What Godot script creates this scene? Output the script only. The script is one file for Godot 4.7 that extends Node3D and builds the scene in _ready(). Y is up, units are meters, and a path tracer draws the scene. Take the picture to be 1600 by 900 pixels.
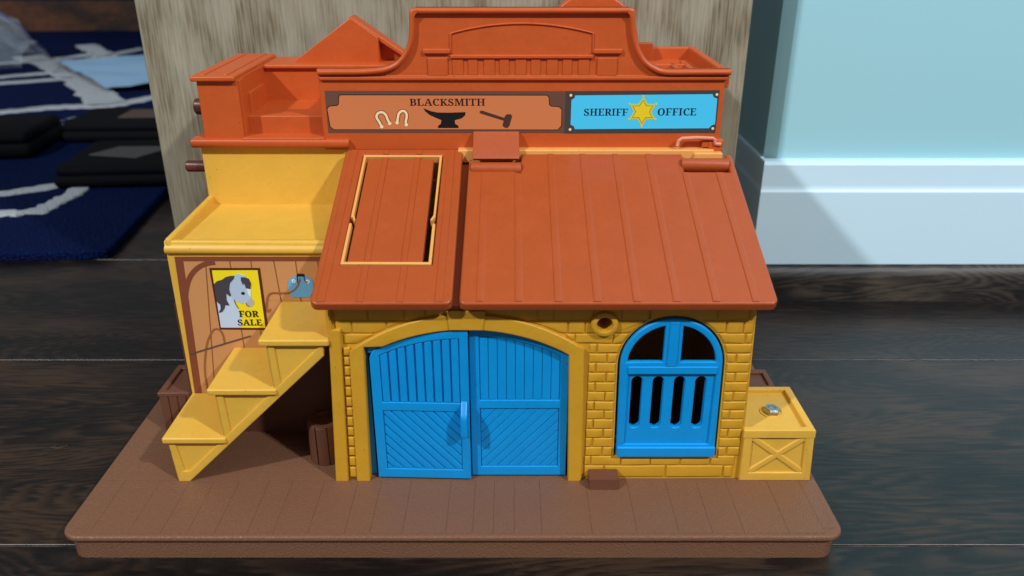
extends Node3D
# A plastic toy western building on a dark plank floor. Units are metres; the floor is y = 0, +z is towards the viewer.

# ------------------------------------------------------------------ mesh building
class Shape:
	var v := PackedVector3Array()
	var uv := PackedVector2Array()
	var xf := Transform3D()

	func tri(a: Vector3, b: Vector3, c: Vector3) -> void:
		v.append(xf * a); v.append(xf * b); v.append(xf * c)

	func quad(a: Vector3, b: Vector3, c: Vector3, d: Vector3) -> void:
		tri(a, b, c); tri(a, c, d)

	# commits with normals that are smoothed where faces meet at less than the angle
	func mesh(angle := 50.0) -> ArrayMesh:
		var n := v.size() / 3
		var fn := PackedVector3Array(); fn.resize(n)
		var at := {}
		for i in n:
			var c := (v[i * 3 + 1] - v[i * 3]).cross(v[i * 3 + 2] - v[i * 3])
			fn[i] = c
			for k in 3:
				var key := Vector3i((v[i * 3 + k] * 50000.0).round())
				if not at.has(key):
					at[key] = PackedInt32Array()
				at[key].append(i)
		var cosa := cos(deg_to_rad(angle))
		var pos := PackedVector3Array(); var nor := PackedVector3Array()
		for i in n:
			var me := fn[i].normalized()
			if me.length_squared() < 0.5:
				continue
			for k in [0, 2, 1]:
				var p := v[i * 3 + k]
				var s := Vector3.ZERO
				for j in at[Vector3i((p * 50000.0).round())]:
					if fn[j].normalized().dot(me) > cosa:
						s += fn[j]
				pos.append(p)
				nor.append(s.normalized() if s.length_squared() > 1e-30 else me)
		var arr := []
		arr.resize(Mesh.ARRAY_MAX)
		arr[Mesh.ARRAY_VERTEX] = pos
		arr[Mesh.ARRAY_NORMAL] = nor
		var m := ArrayMesh.new()
		m.add_surface_from_arrays(Mesh.PRIMITIVE_TRIANGLES, arr)
		return m

	static func area(p: PackedVector2Array) -> float:
		var s := 0.0
		for i in p.size():
			s += p[i].cross(p[(i + 1) % p.size()])
		return s * 0.5

	static func clean(p: PackedVector2Array) -> PackedVector2Array:
		var o := PackedVector2Array()
		for q in p:
			if o.is_empty() or o[o.size() - 1].distance_to(q) > 2e-5:
				o.append(q)
		while o.size() > 2 and o[0].distance_to(o[o.size() - 1]) <= 2e-5:
			o.remove_at(o.size() - 1)
		return o

	static func inset(p: PackedVector2Array, d: float) -> PackedVector2Array:
		var o := PackedVector2Array()
		var n := p.size()
		for i in n:
			var a := (p[i] - p[(i + n - 1) % n]).normalized()
			var b := (p[(i + 1) % n] - p[i]).normalized()
			var na := Vector2(-a.y, a.x)
			var nb := Vector2(-b.y, b.x)
			var m := (na + nb) / maxf(0.35, 1.0 + na.dot(nb))
			o.append(p[i] + m * d)
		return o

	static func hits(a: Vector2, b: Vector2, c: Vector2, d: Vector2) -> bool:
		var r := b - a
		var s := d - c
		var den := r.cross(s)
		if absf(den) < 1e-16:
			return false
		var t := (c - a).cross(s) / den
		var u := (c - a).cross(r) / den
		return t > 1e-6 and t < 1.0 - 1e-6 and u > -1e-6 and u < 1.0 + 1e-6

	static func bridged(loops: Array) -> PackedVector2Array:
		var out: PackedVector2Array = loops[0]
		for h in range(1, loops.size()):
			var hole: PackedVector2Array = loops[h]
			var best := Vector2i(-1, -1)
			var bd := 1e9
			for i in out.size():
				for j in hole.size():
					var d := out[i].distance_to(hole[j])
					if d >= bd:
						continue
					var ok := true
					for g in range(0, loops.size()):
						var lp: PackedVector2Array = out if g == 0 else loops[g]
						for k in lp.size():
							var c := lp[k]
							var e := lp[(k + 1) % lp.size()]
							if c.distance_to(out[i]) < 1e-7 or e.distance_to(out[i]) < 1e-7 or c.distance_to(hole[j]) < 1e-7 or e.distance_to(hole[j]) < 1e-7:
								continue
							if hits(out[i], hole[j], c, e):
								ok = false
								break
						if not ok:
							break
					if ok:
						bd = d
						best = Vector2i(i, j)
			var o := PackedVector2Array()
			for i in best.x + 1:
				o.append(out[i])
			for k in hole.size() + 1:
				o.append(hole[(best.y + k) % hole.size()])
			for i in range(best.x, out.size()):
				o.append(out[i])
			out = o
		return out

	static func ears(p: PackedVector2Array) -> PackedInt32Array:
		var idx := range(p.size())
		var out := PackedInt32Array()
		var guard := 0
		while idx.size() > 3 and guard < 4000:
			guard += 1
			var cut := -1
			for i in idx.size():
				var a: Vector2 = p[idx[(i + idx.size() - 1) % idx.size()]]
				var b: Vector2 = p[idx[i]]
				var c: Vector2 = p[idx[(i + 1) % idx.size()]]
				if (b - a).cross(c - b) <= 1e-13:
					continue
				var ok := true
				for j in idx:
					var q: Vector2 = p[j]
					if q.distance_squared_to(a) < 1e-14 or q.distance_squared_to(b) < 1e-14 or q.distance_squared_to(c) < 1e-14:
						continue
					if (b - a).cross(q - a) > -1e-13 and (c - b).cross(q - b) > -1e-13 and (a - c).cross(q - c) > -1e-13:
						ok = false
						break
				if ok:
					cut = i
					break
			if cut < 0:
				for i in idx.size():
					var a: Vector2 = p[idx[(i + idx.size() - 1) % idx.size()]]
					var b: Vector2 = p[idx[i]]
					var c: Vector2 = p[idx[(i + 1) % idx.size()]]
					if absf((b - a).cross(c - b)) <= 1e-12:
						cut = i
						break
			if cut < 0:
				break
			out.append(idx[(cut + idx.size() - 1) % idx.size()]); out.append(idx[cut]); out.append(idx[(cut + 1) % idx.size()])
			idx.remove_at(cut)
		if idx.size() == 3:
			out.append(idx[0]); out.append(idx[1]); out.append(idx[2])
		return out

	# outline (and holes) in x, y, thick from z0 to z1, with rounded edges at the front (bf) and the back (bb)
	func prism(loops_in: Array, z0: float, z1: float, bf := 0.0, bb := 0.0, segs := 2) -> Shape:
		var loops := []
		for k in loops_in.size():
			var lp := clean(PackedVector2Array(loops_in[k]))
			if lp.size() < 3:
				if k == 0:
					return self
				continue
			if (area(lp) > 0.0) != (k == 0):
				lp.reverse()
			loops.append(lp)
		var prof := []
		if bb > 0.0:
			for i in segs + 1:
				var a := PI / 2 * i / segs
				prof.append(Vector2(bb * (1.0 - sin(a)), z0 + bb * (1.0 - cos(a))))
		else:
			prof.append(Vector2(0, z0))
		if bf > 0.0:
			for i in segs + 1:
				var a := PI / 2 * i / segs
				prof.append(Vector2(bf * (1.0 - cos(a)), z1 - bf * (1.0 - sin(a))))
		else:
			prof.append(Vector2(0, z1))
		var rings := []
		for pr in prof:
			var r := []
			for lp in loops:
				r.append(inset(lp, pr.x))
			rings.append(r)
		for i in prof.size() - 1:
			for g in loops.size():
				var a: PackedVector2Array = rings[i][g]
				var b: PackedVector2Array = rings[i + 1][g]
				for k in a.size():
					var l := (k + 1) % a.size()
					quad(Vector3(a[k].x, a[k].y, prof[i].y), Vector3(a[l].x, a[l].y, prof[i].y), Vector3(b[l].x, b[l].y, prof[i + 1].y), Vector3(b[k].x, b[k].y, prof[i + 1].y))
		for side in 2:
			var ls: Array = rings[prof.size() - 1] if side == 1 else rings[0]
			var z: float = prof[prof.size() - 1].y if side == 1 else prof[0].y
			var p := bridged(ls)
			var t := ears(p)
			for i in range(0, t.size(), 3):
				var a := Vector3(p[t[i]].x, p[t[i]].y, z)
				var b := Vector3(p[t[i + 1]].x, p[t[i + 1]].y, z)
				var c := Vector3(p[t[i + 2]].x, p[t[i + 2]].y, z)
				if side == 1:
					tri(a, b, c)
				else:
					tri(a, c, b)
		return self

	# profile in (z, y), carried from x0 to x1
	func along_x(profile: Array, x0: float, x1: float, b := 0.0, segs := 2) -> Shape:
		var keep := xf
		xf = xf * Transform3D(Basis(Vector3(0, 0, 1), Vector3(0, 1, 0), Vector3(-1, 0, 0)), Vector3.ZERO)
		prism([PackedVector2Array(profile)], -x1, -x0, b, b, segs)
		xf = keep
		return self

	# outline in (x, z), carried from y0 to y1
	func along_y(plan: Array, y0: float, y1: float, bt := 0.0, bb := 0.0, segs := 2) -> Shape:
		var keep := xf
		xf = xf * Transform3D(Basis(Vector3(1, 0, 0), Vector3(0, 0, -1), Vector3(0, 1, 0)), Vector3.ZERO)
		var loops := []
		for lp in plan:
			var q := PackedVector2Array()
			for p in lp:
				q.append(Vector2(p.x, -p.y))
			loops.append(q)
		prism(loops, y0, y1, bt, bb, segs)
		xf = keep
		return self

	# box with rounded edges
	func box(a: Vector3, b: Vector3, r := 0.0, segs := 2) -> Shape:
		var lo := Vector3(minf(a.x, b.x), minf(a.y, b.y), minf(a.z, b.z))
		var hi := Vector3(maxf(a.x, b.x), maxf(a.y, b.y), maxf(a.z, b.z))
		var c := (lo + hi) * 0.5
		var h := (hi - lo) * 0.5
		r = minf(r, minf(h.x, minf(h.y, h.z)) * 0.95)
		var off := [0.0, r]
		if r <= 0.0:
			off = [0.0]
		elif segs >= 2:
			off = [0.0, r * (1.0 - tan(PI / 8)), r]
		for ax in 3:
			for sg in [-1.0, 1.0]:
				var u := (ax + 1) % 3
				var w := (ax + 2) % 3
				var us := []
				var ws := []
				for o in off:
					us.append(-h[u] + o); ws.append(-h[w] + o)
				for k in range(off.size() - 1, -1, -1):
					us.append(h[u] - off[k]); ws.append(h[w] - off[k])
				for i in us.size() - 1:
					for j in ws.size() - 1:
						var q := []
						for d in [[0, 0], [1, 0], [1, 1], [0, 1]]:
							var p := Vector3.ZERO
							p[ax] = sg * h[ax]; p[u] = us[i + d[0]]; p[w] = ws[j + d[1]]
							if r > 0.0:
								var inner := p.clamp(-h + Vector3.ONE * r, h - Vector3.ONE * r)
								p = inner + (p - inner).normalized() * r
							q.append(c + p)
						if sg > 0:
							quad(q[0], q[1], q[2], q[3])
						else:
							quad(q[0], q[3], q[2], q[1])
		return self

	# profile of (radius, height) turned about y
	func lathe(profile: Array, n := 20, at_ := Vector3.ZERO) -> Shape:
		for i in profile.size() - 1:
			for k in n:
				var a := TAU * k / n
				var b := TAU * (k + 1) / n
				var p: Vector2 = profile[i]
				var q: Vector2 = profile[i + 1]
				quad(at_ + Vector3(p.x * cos(a), p.y, -p.x * sin(a)), at_ + Vector3(p.x * cos(b), p.y, -p.x * sin(b)), at_ + Vector3(q.x * cos(b), q.y, -q.x * sin(b)), at_ + Vector3(q.x * cos(a), q.y, -q.x * sin(a)))
		return self

	func tube(path: Array, r: float, n := 8) -> Shape:
		var rings := []
		var up := Vector3(0.3, 0.9, 0.2)
		for i in path.size():
			var t: Vector3 = (path[mini(i + 1, path.size() - 1)] - path[maxi(i - 1, 0)]).normalized()
			var s := t.cross(up).normalized()
			var o := s.cross(t).normalized()
			var ring := []
			for k in n:
				var a := TAU * k / n
				ring.append(path[i] + (s * cos(a) + o * sin(a)) * r)
			rings.append(ring)
		for i in rings.size() - 1:
			for k in n:
				var l := (k + 1) % n
				quad(rings[i][k], rings[i + 1][k], rings[i + 1][l], rings[i][l])
		for k in range(1, n - 1):
			tri(rings[0][0], rings[0][k], rings[0][k + 1])
			var e: Array = rings[rings.size() - 1]
			tri(e[0], e[k + 1], e[k])
		return self


func V(x: float, y: float, z: float) -> Vector3:
	return Vector3(x, y, z)


func P(nums: Array) -> PackedVector2Array:
	var o := PackedVector2Array()
	for i in range(0, nums.size(), 2):
		o.append(Vector2(nums[i], nums[i + 1]))
	return o


func rect(x0: float, y0: float, x1: float, y1: float) -> PackedVector2Array:
	return P([x0, y0, x1, y0, x1, y1, x0, y1])


func round_rect(x0: float, y0: float, x1: float, y1: float, r: float, n := 5) -> PackedVector2Array:
	var o := PackedVector2Array()
	for c in [[x1 - r, y0 + r, -PI / 2], [x1 - r, y1 - r, 0.0], [x0 + r, y1 - r, PI / 2], [x0 + r, y0 + r, PI]]:
		for i in n + 1:
			var a: float = c[2] + PI / 2 * i / n
			o.append(Vector2(c[0] + r * cos(a), c[1] + r * sin(a)))
	return o


# arc through three points, the first and last included
func arc3(a: Vector2, b: Vector2, c: Vector2, n := 24) -> PackedVector2Array:
	var d := 2.0 * (a.x * (b.y - c.y) + b.x * (c.y - a.y) + c.x * (a.y - b.y))
	var a2 := a.length_squared()
	var b2 := b.length_squared()
	var c2 := c.length_squared()
	var o := Vector2((a2 * (b.y - c.y) + b2 * (c.y - a.y) + c2 * (a.y - b.y)) / d, (a2 * (c.x - b.x) + b2 * (a.x - c.x) + c2 * (b.x - a.x)) / d)
	var a0 := (a - o).angle()
	var turn := wrapf((c - o).angle() - a0, -PI, PI)
	var out := PackedVector2Array()
	for i in n + 1:
		out.append(o + (a - o).rotated(turn * i / n))
	return out


# a smooth curve through points
func smooth(p: PackedVector2Array, n := 5) -> PackedVector2Array:
	var c := Curve2D.new()
	for i in p.size():
		var t := (p[mini(i + 1, p.size() - 1)] - p[maxi(i - 1, 0)]) / 6.0
		c.add_point(p[i], -t, t)
	var o := PackedVector2Array()
	for i in p.size() - 1:
		for k in n:
			o.append(c.sample(i, float(k) / n))
	o.append(p[p.size() - 1])
	return o


# closed smooth outline
func blob(p: PackedVector2Array, n := 3) -> PackedVector2Array:
	var q := p.duplicate()
	q.append(p[0])
	var o := smooth(q, n)
	o.remove_at(o.size() - 1)
	return o


# a band of even width along a path
func ribbon(p: PackedVector2Array, w: float) -> PackedVector2Array:
	var l := PackedVector2Array()
	var r := PackedVector2Array()
	for i in p.size():
		var t := (p[mini(i + 1, p.size() - 1)] - p[maxi(i - 1, 0)]).normalized()
		var nn := Vector2(-t.y, t.x) * w * 0.5
		l.append(p[i] + nn)
		r.append(p[i] - nn)
	r.reverse()
	l.append_array(r)
	return l


# ------------------------------------------------------------------ the tree of objects
func part(called: String, s: Variant, mat: Material, parent: Node, label := "", angle := 50.0) -> MeshInstance3D:
	var o := MeshInstance3D.new()
	o.name = called
	o.mesh = s.mesh(angle) if s is Shape else s
	o.material_override = null
	if o.mesh.get_surface_count() > 0:
		o.mesh.surface_set_material(0, mat)
	if label != "":
		o.set_meta("label", label)
	parent.add_child(o, true)
	return o


func thing(called: String, label: String, category: String, at := Vector3.ZERO, turn := 0.0) -> Node3D:
	var o := Node3D.new()
	o.name = called
	o.position = at
	o.rotation.y = turn
	o.set_meta("label", label)
	o.set_meta("category", category)
	add_child(o, true)
	return o


func lettering(text: String, lo: Vector2, hi: Vector2, z: float, mat: Material, parent: Node) -> void:
	var f := SystemFont.new()
	f.font_names = PackedStringArray(["Droid Serif"])
	f.font_weight = 700
	var t := TextMesh.new()
	t.text = text
	t.font = f
	t.font_size = 64
	t.pixel_size = 0.001
	t.depth = 0.0
	t.depth = 0.01
	var bb := t.get_aabb()
	var o := MeshInstance3D.new()
	o.name = "lettering"
	t.material = mat
	o.mesh = t
	var sx := (hi.x - lo.x) / bb.size.x
	var sy := (hi.y - lo.y) / bb.size.y
	o.scale = Vector3(sx, sy, 0.01)
	o.position = Vector3(lo.x - bb.position.x * sx, lo.y - bb.position.y * sy, z)
	parent.add_child(o, true)


# ------------------------------------------------------------------ materials
var rng := RandomNumberGenerator.new()
var M := {}


func noise_image(w: int, h: int, freq: float, seed_: int, octaves: int, stretch := Vector2.ONE, type := FastNoiseLite.TYPE_SIMPLEX_SMOOTH) -> Image:
	var n := FastNoiseLite.new()
	n.noise_type = type
	n.seed = seed_
	n.frequency = freq
	n.fractal_type = FastNoiseLite.FRACTAL_FBM
	n.fractal_octaves = octaves
	var src := n.get_seamless_image(maxi(16, int(w * stretch.x)), maxi(16, int(h * stretch.y)), false, false, 0.2, true)
	src.convert(Image.FORMAT_L8)
	src.resize(w, h, Image.INTERPOLATE_CUBIC)
	return src


func ramp(img: Image, stops: Array) -> ImageTexture:
	# stops: [position, Color] pairs in rising order
	var lut := []
	for i in 256:
		var t := i / 255.0
		var c: Color = stops[0][1]
		for k in stops.size() - 1:
			if t >= stops[k][0]:
				c = stops[k][1].lerp(stops[k + 1][1], clampf((t - stops[k][0]) / (stops[k + 1][0] - stops[k][0]), 0.0, 1.0))
		lut.append(c)
	var data := img.get_data()
	var out := PackedByteArray()
	out.resize(data.size() * 3)
	for i in data.size():
		var c: Color = lut[data[i]]
		out[i * 3] = int(c.r * 255.0); out[i * 3 + 1] = int(c.g * 255.0); out[i * 3 + 2] = int(c.b * 255.0)
	return ImageTexture.create_from_image(Image.create_from_data(img.get_width(), img.get_height(), false, Image.FORMAT_RGB8, out))


func mixed(a: Image, b: Image, share: float) -> Image:
	var x := a.get_data()
	var y := b.get_data()
	for i in x.size():
		x[i] = int(lerpf(x[i], y[i], share))
	return Image.create_from_data(a.get_width(), a.get_height(), false, Image.FORMAT_L8, x)


func bumps(img: Image, strength: float) -> ImageTexture:
	var c: Image = img.duplicate()
	c.convert(Image.FORMAT_RGBA8)
	c.bump_map_to_normal_map(strength)
	return ImageTexture.create_from_image(c)


func tri_mat(color: Color, rough: float, scale: Vector3, albedo: Texture2D = null, normal: Texture2D = null, normal_scale := 0.3, rough_tex: Texture2D = null) -> StandardMaterial3D:
	var m := StandardMaterial3D.new()
	m.albedo_color = color
	m.roughness = rough
	m.uv1_triplanar = true
	m.uv1_world_triplanar = true
	m.uv1_scale = scale
	m.uv1_triplanar_sharpness = 4.0
	if albedo:
		m.albedo_texture = albedo
	if normal:
		m.normal_enabled = true
		m.normal_texture = normal
		m.normal_scale = normal_scale
	if rough_tex:
		m.roughness_texture = rough_tex
		m.roughness_texture_channel = BaseMaterial3D.TEXTURE_CHANNEL_RED
	return m


func flat(color: Color, rough := 0.5) -> StandardMaterial3D:
	var m := StandardMaterial3D.new()
	m.albedo_color = color
	m.roughness = rough
	return m


func materials() -> void:
	var fine := noise_image(512, 512, 0.05, 11, 4)
	var broad := noise_image(512, 512, 0.012, 23, 4)
	var wear := mixed(broad, fine, 0.35)
	var mark := RandomNumberGenerator.new()
	mark.seed = 91
	for k in 70:
		var p := Vector2i(mark.randi_range(2, 508), mark.randi_range(2, 508))
		var tone := Color.BLACK if mark.randf() < 0.45 else Color.WHITE
		wear.fill_rect(Rect2i(p, Vector2i(mark.randi_range(1, 3), mark.randi_range(1, 3))), tone)
	for k in 26:
		var p := Vector2(mark.randf_range(10, 500), mark.randf_range(10, 500))
		var d := Vector2.from_angle(mark.randf() * TAU)
		var bend := mark.randf_range(-0.02, 0.02)
		for i in mark.randi_range(12, 60):
			wear.set_pixelv(Vector2i(p.posmod(512.0)), Color(0.98, 0.98, 0.98))
			p += d
			d = d.rotated(bend)
	var mottle := ramp(wear, [[0.0, Color(0.74, 0.72, 0.70)], [0.08, Color(0.93, 0.93, 0.93)], [0.75, Color(0.965, 0.965, 0.965)], [1.0, Color(1, 1, 1)]])
	var rough_t := ramp(mixed(broad, fine, 0.5), [[0.0, Color(0.75, 0.75, 0.75)], [1.0, Color(1, 1, 1)]])
	var fine_n := bumps(fine, 2.0)
	var S := Vector3(9, 9, 9)
	M.yellow = tri_mat(Color(0.90, 0.70, 0.262), 0.5, S, mottle, fine_n, 0.12, rough_t)
	M.mustard = tri_mat(Color(0.84, 0.622, 0.155), 0.5, S, mottle, fine_n, 0.12, rough_t)
	M.yellow_pale = tri_mat(Color(0.93, 0.665, 0.35), 0.5, S, mottle, fine_n, 0.12, rough_t)
	M.orange = tri_mat(Color(0.79, 0.345, 0.13), 0.5, S, mottle, fine_n, 0.12, rough_t)
	M.roof = tri_mat(Color(0.69, 0.308, 0.122), 0.44, S, mottle, fine_n, 0.2, rough_t)
	M.worn = tri_mat(Color(0.88, 0.56, 0.43), 0.55, S, mottle, fine_n, 0.12, rough_t)
	M.blue = tri_mat(Color(0.0, 0.595, 0.885), 0.42, S, mottle, fine_n, 0.12, rough_t)
	M.brown_plain = tri_mat(Color(0.42, 0.26, 0.19), 0.5, S, mottle, fine_n, 0.15, rough_t)
	M.peg = tri_mat(Color(0.40, 0.20, 0.15), 0.42, S, mottle, fine_n, 0.12, rough_t)
	# embossed wood grain of the brown plate: wavering lines that run away from the viewer
	var w := 512
	var wob := noise_image(w, w, 0.016, 5, 3)
	var wd := wob.get_data()
	var gd := PackedByteArray(); gd.resize(w * w)
	for y in w:
		for x in w:
			var k := wd[y * w + x] / 255.0
			var s := 0.5 + 0.5 * sin(TAU * (x * 24.0 / w + k * 7.0))
			gd[y * w + x] = int(255.0 * pow(s, 2.0))
	var grain := Image.create_from_data(w, w, false, Image.FORMAT_L8, gd)
	M.brown = tri_mat(Color(0.46, 0.322, 0.24), 0.46, Vector3(11, 11, 11), null, bumps(mixed(grain, broad, 0.35), 2.0), 0.55, rough_t)
	# prints
	M.print_border = flat(Color(0.40, 0.27, 0.22), 0.45)
	M.print_orange = flat(Color(0.80, 0.47, 0.28), 0.45)
	M.print_black = flat(Color(0.055, 0.05, 0.06), 0.45)
	M.print_maroon = flat(Color(0.20, 0.055, 0.05), 0.45)
	M.print_navy = flat(Color(0.03, 0.06, 0.16), 0.45)
	M.print_dark = flat(Color(0.25, 0.235, 0.23), 0.45)
	M.print_sky = flat(Color(0.27, 0.79, 0.96), 0.4)
	M.print_cream = flat(Color(0.96, 0.85, 0.66), 0.45)
	M.print_gold = flat(Color(0.90, 0.80, 0.13), 0.45)
	M.print_gold_edge = flat(Color(0.78, 0.79, 0.32), 0.45)
	M.print_gold_line = flat(Color(0.62, 0.50, 0.10), 0.45)
	M.print_iron = flat(Color(0.27, 0.18, 0.15), 0.45)
	M.print_tan = flat(Color(0.78, 0.55, 0.34), 0.45)
	M.print_brown = flat(Color(0.50, 0.26, 0.17), 0.45)
	M.print_line = flat(Color(0.55, 0.32, 0.16), 0.45)
	M.print_yellow = flat(Color(0.95, 0.86, 0.10), 0.45)
	M.print_frame = flat(Color(0.33, 0.13, 0.07), 0.45)
	M.print_horse = flat(Color(0.69, 0.77, 0.86), 0.45)
	M.print_neck = flat(Color(0.75, 0.82, 0.90), 0.45)
	M.print_mane = flat(Color(0.27, 0.25, 0.28), 0.45)
	M.print_muzzle = flat(Color(0.72, 0.70, 0.68), 0.45)
	M.print_white = flat(Color(0.88, 0.90, 0.90), 0.45)
	M.print_satchel = flat(Color(0.38, 0.66, 0.84), 0.45)
	M.print_rope = flat(Color(0.60, 0.36, 0.17), 0.45)
	M.print_whip = flat(Color(0.36, 0.28, 0.24), 0.45)
	M.steel = tri_mat(Color(0.72, 0.74, 0.76), 0.28, S, null, fine_n, 0.2)
	M.steel.metallic = 1.0
	# floor: dark stained boards with streaks along x
	var streak := noise_image(1024, 1024, 0.11, 31, 4, Vector2(0.16, 1.0))
	var cloud := noise_image(1024, 1024, 0.007, 37, 5, Vector2(0.45, 1.0))
	# cathedral grain: contour lines of a slow, stretched noise
	var sd := streak.get_data()
	var cd := cloud.get_data()
	var slow := noise_image(1024, 1024, 0.0035, 43, 3, Vector2(0.22, 1.0)).get_data()
	for k in sd.size():
		var ring := 0.5 + 0.5 * sin(TAU * (slow[k] / 255.0) * 26.0 + sd[k] * 0.02)
		sd[k] = int(clampf(0.30 * sd[k] + 0.52 * cd[k] + 46.0 * ring, 0.0, 255.0))
	var st := Image.create_from_data(1024, 1024, false, Image.FORMAT_L8, sd)
	var wood := ramp(st, [[0.26, Color(0.22, 0.22, 0.25)], [0.42, Color(0.50, 0.47, 0.46)], [0.54, Color(0.78, 0.70, 0.62)], [0.68, Color(1.0, 0.90, 0.77)]])
	var wood_n := bumps(st, 3.0)
	M.planks = []
	for k in 3:
		var m := tri_mat([Color(0.205, 0.168, 0.148), Color(0.185, 0.156, 0.140), Color(0.215, 0.175, 0.150)][k], 0.36, Vector3(1.6, 2.1, 2.1), wood, wood_n, 0.22)
		m.uv1_offset = Vector3(k * 0.37, 0, k * 0.61)
		M.planks.append(m)
	M.plank_edge = tri_mat(Color(0.36, 0.32, 0.29), 0.6, Vector3(6, 6, 6), wood)
	M.gap = flat(Color(0.08, 0.07, 0.07), 0.8)
	M.shoe = tri_mat(Color(0.29, 0.285, 0.285), 0.5, Vector3(1.6, 2.1, 2.1), wood, wood_n, 0.2)
	var paint := bumps(noise_image(512, 512, 0.06, 41, 3), 1.5)
	M.wall = tri_mat(Color(0.62, 0.815, 0.855), 0.6, Vector3(5, 5, 5), null, paint, 0.06)
	M.trim = tri_mat(Color(0.80, 0.91, 0.965), 0.38, Vector3(5, 5, 5), null, paint, 0.04)
	# backdrop board: weathered grey beige boards, grain upright
	var bd := mixed(noise_image(1024, 1024, 0.17, 51, 4, Vector2(1.0, 0.045)), noise_image(1024, 1024, 0.010, 57, 5, Vector2(1.0, 0.4)), 0.55)
	var bt := ramp(bd, [[0.22, Color(0.66, 0.62, 0.54)], [0.40, Color(0.84, 0.82, 0.76)], [0.55, Color(0.92, 0.92, 0.89)], [0.75, Color(1.0, 1.0, 0.98)]])
	M.board = tri_mat(Color(0.63, 0.60, 0.535), 0.6, Vector3(3.2, 3.2, 3.2), bt, bumps(bd, 2.0), 0.15)
	M.board_edge = flat(Color(0.62, 0.58, 0.50), 0.6)
	var pile := noise_image(512, 512, 0.14, 61, 3)
	M.rug = tri_mat(Color(0.07, 0.14, 0.33), 0.95, Vector3(5, 5, 5), ramp(pile, [[0.2, Color(0.4, 0.4, 0.45)], [0.8, Color(1, 1, 1)]]), bumps(pile, 8.0), 1.0)
	M.rug.metallic_specular = 0.15
	M.brown.metallic_specular = 0.35
	M.stripe = tri_mat(Color(0.80, 0.82, 0.84), 0.95, Vector3(6, 6, 6), ramp(pile, [[0.2, Color(0.7, 0.7, 0.72)], [0.8, Color(1, 1, 1)]]), bumps(pile, 8.0), 1.0)
	M.black_box = tri_mat(Color(0.045, 0.045, 0.06), 0.8, S, mottle, fine_n, 0.3)
	M.black_box.metallic_specular = 0.2
	M.carton = tri_mat(Color(0.27, 0.21, 0.18), 0.7, S, mottle)
	M.foil = tri_mat(Color(0.25, 0.245, 0.24), 0.5, S, mottle, fine_n, 0.6)
	M.paper = tri_mat(Color(0.52, 0.66, 0.78), 0.8, S, null, fine_n, 0.2)
	M.cabinet = tri_mat(Color(0.36, 0.22, 0.12), 0.6, Vector3(1.6, 2.1, 2.1), wood, wood_n, 0.2)
	M.navy = flat(Color(0.06, 0.09, 0.28), 0.5)
	M.tub = flat(Color(0.06, 0.16, 0.62), 0.35)
	M.film = StandardMaterial3D.new()
	M.film.transparency = BaseMaterial3D.TRANSPARENCY_ALPHA
	M.film.albedo_color = Color(0.75, 0.80, 0.85, 0.16)
	M.film.roughness = 0.12
	M.film.cull_mode = BaseMaterial3D.CULL_DISABLED


# ------------------------------------------------------------------ the scene
func _ready() -> void:
	rng.seed = 7
	var cam := Camera3D.new()
	cam.name = "camera"
	var at := CameraAttributesPhysical.new()
	at.frustum_focal_length = 34.05
	at.frustum_near = 0.02
	at.frustum_far = 20.0
	at.frustum_focus_distance = 0.44
	at.exposure_aperture = 11.0
	cam.attributes = at
	cam.fov = 38.83
	cam.near = 0.02
	cam.far = 20.0
	cam.position = V(0, 0.272, 0.301)
	cam.rotation_degrees = V(-24.13, 0, 0)
	add_child(cam)
	cam.current = true

	var env := Environment.new()
	env.background_mode = Environment.BG_COLOR
	env.background_color = Color(0.42, 0.425, 0.43)
	env.tonemap_mode = Environment.TONE_MAPPER_LINEAR
	env.tonemap_exposure = 1.0
	env.sdfgi_enabled = true
	env.ssao_enabled = true
	env.ssil_enabled = true
	var we := WorldEnvironment.new()
	we.name = "environment"
	we.environment = env
	add_child(we)

	# the room's ceiling lamps: one in front to the left, one in front to the right, and the soft light of the rest
	for l in [["ceiling_lamp_light", V(-1.80, 2.20, 1.50), Color(0.97, 0.985, 1.0), 6.8], ["ceiling_lamp_light_001", V(1.62, 2.00, 1.38), Color(0.97, 0.985, 1.0), 5.5]]:
		var o := OmniLight3D.new()
		o.name = l[0]
		o.position = l[1]
		o.light_color = l[2]
		o.light_energy = l[3]
		o.light_size = 0.06
		o.omni_range = 8.0
		o.omni_attenuation = 2.0
		o.shadow_enabled = true
		add_child(o)
	var soft := AreaLight3D.new()
	soft.name = "ceiling_panel_light"
	soft.area_size = Vector2(1.4, 1.0)
	soft.position = V(0.5, 2.0, 0.7)
	soft.light_color = Color(0.95, 0.98, 1.0)
	soft.light_energy = 0.8
	soft.area_range = 8.0
	soft.shadow_enabled = true
	add_child(soft)
	soft.look_at(V(0.05, 0.0, -0.15), V(0, 0, -1))

	materials()
	setting()
	toy()
	surroundings()


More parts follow.
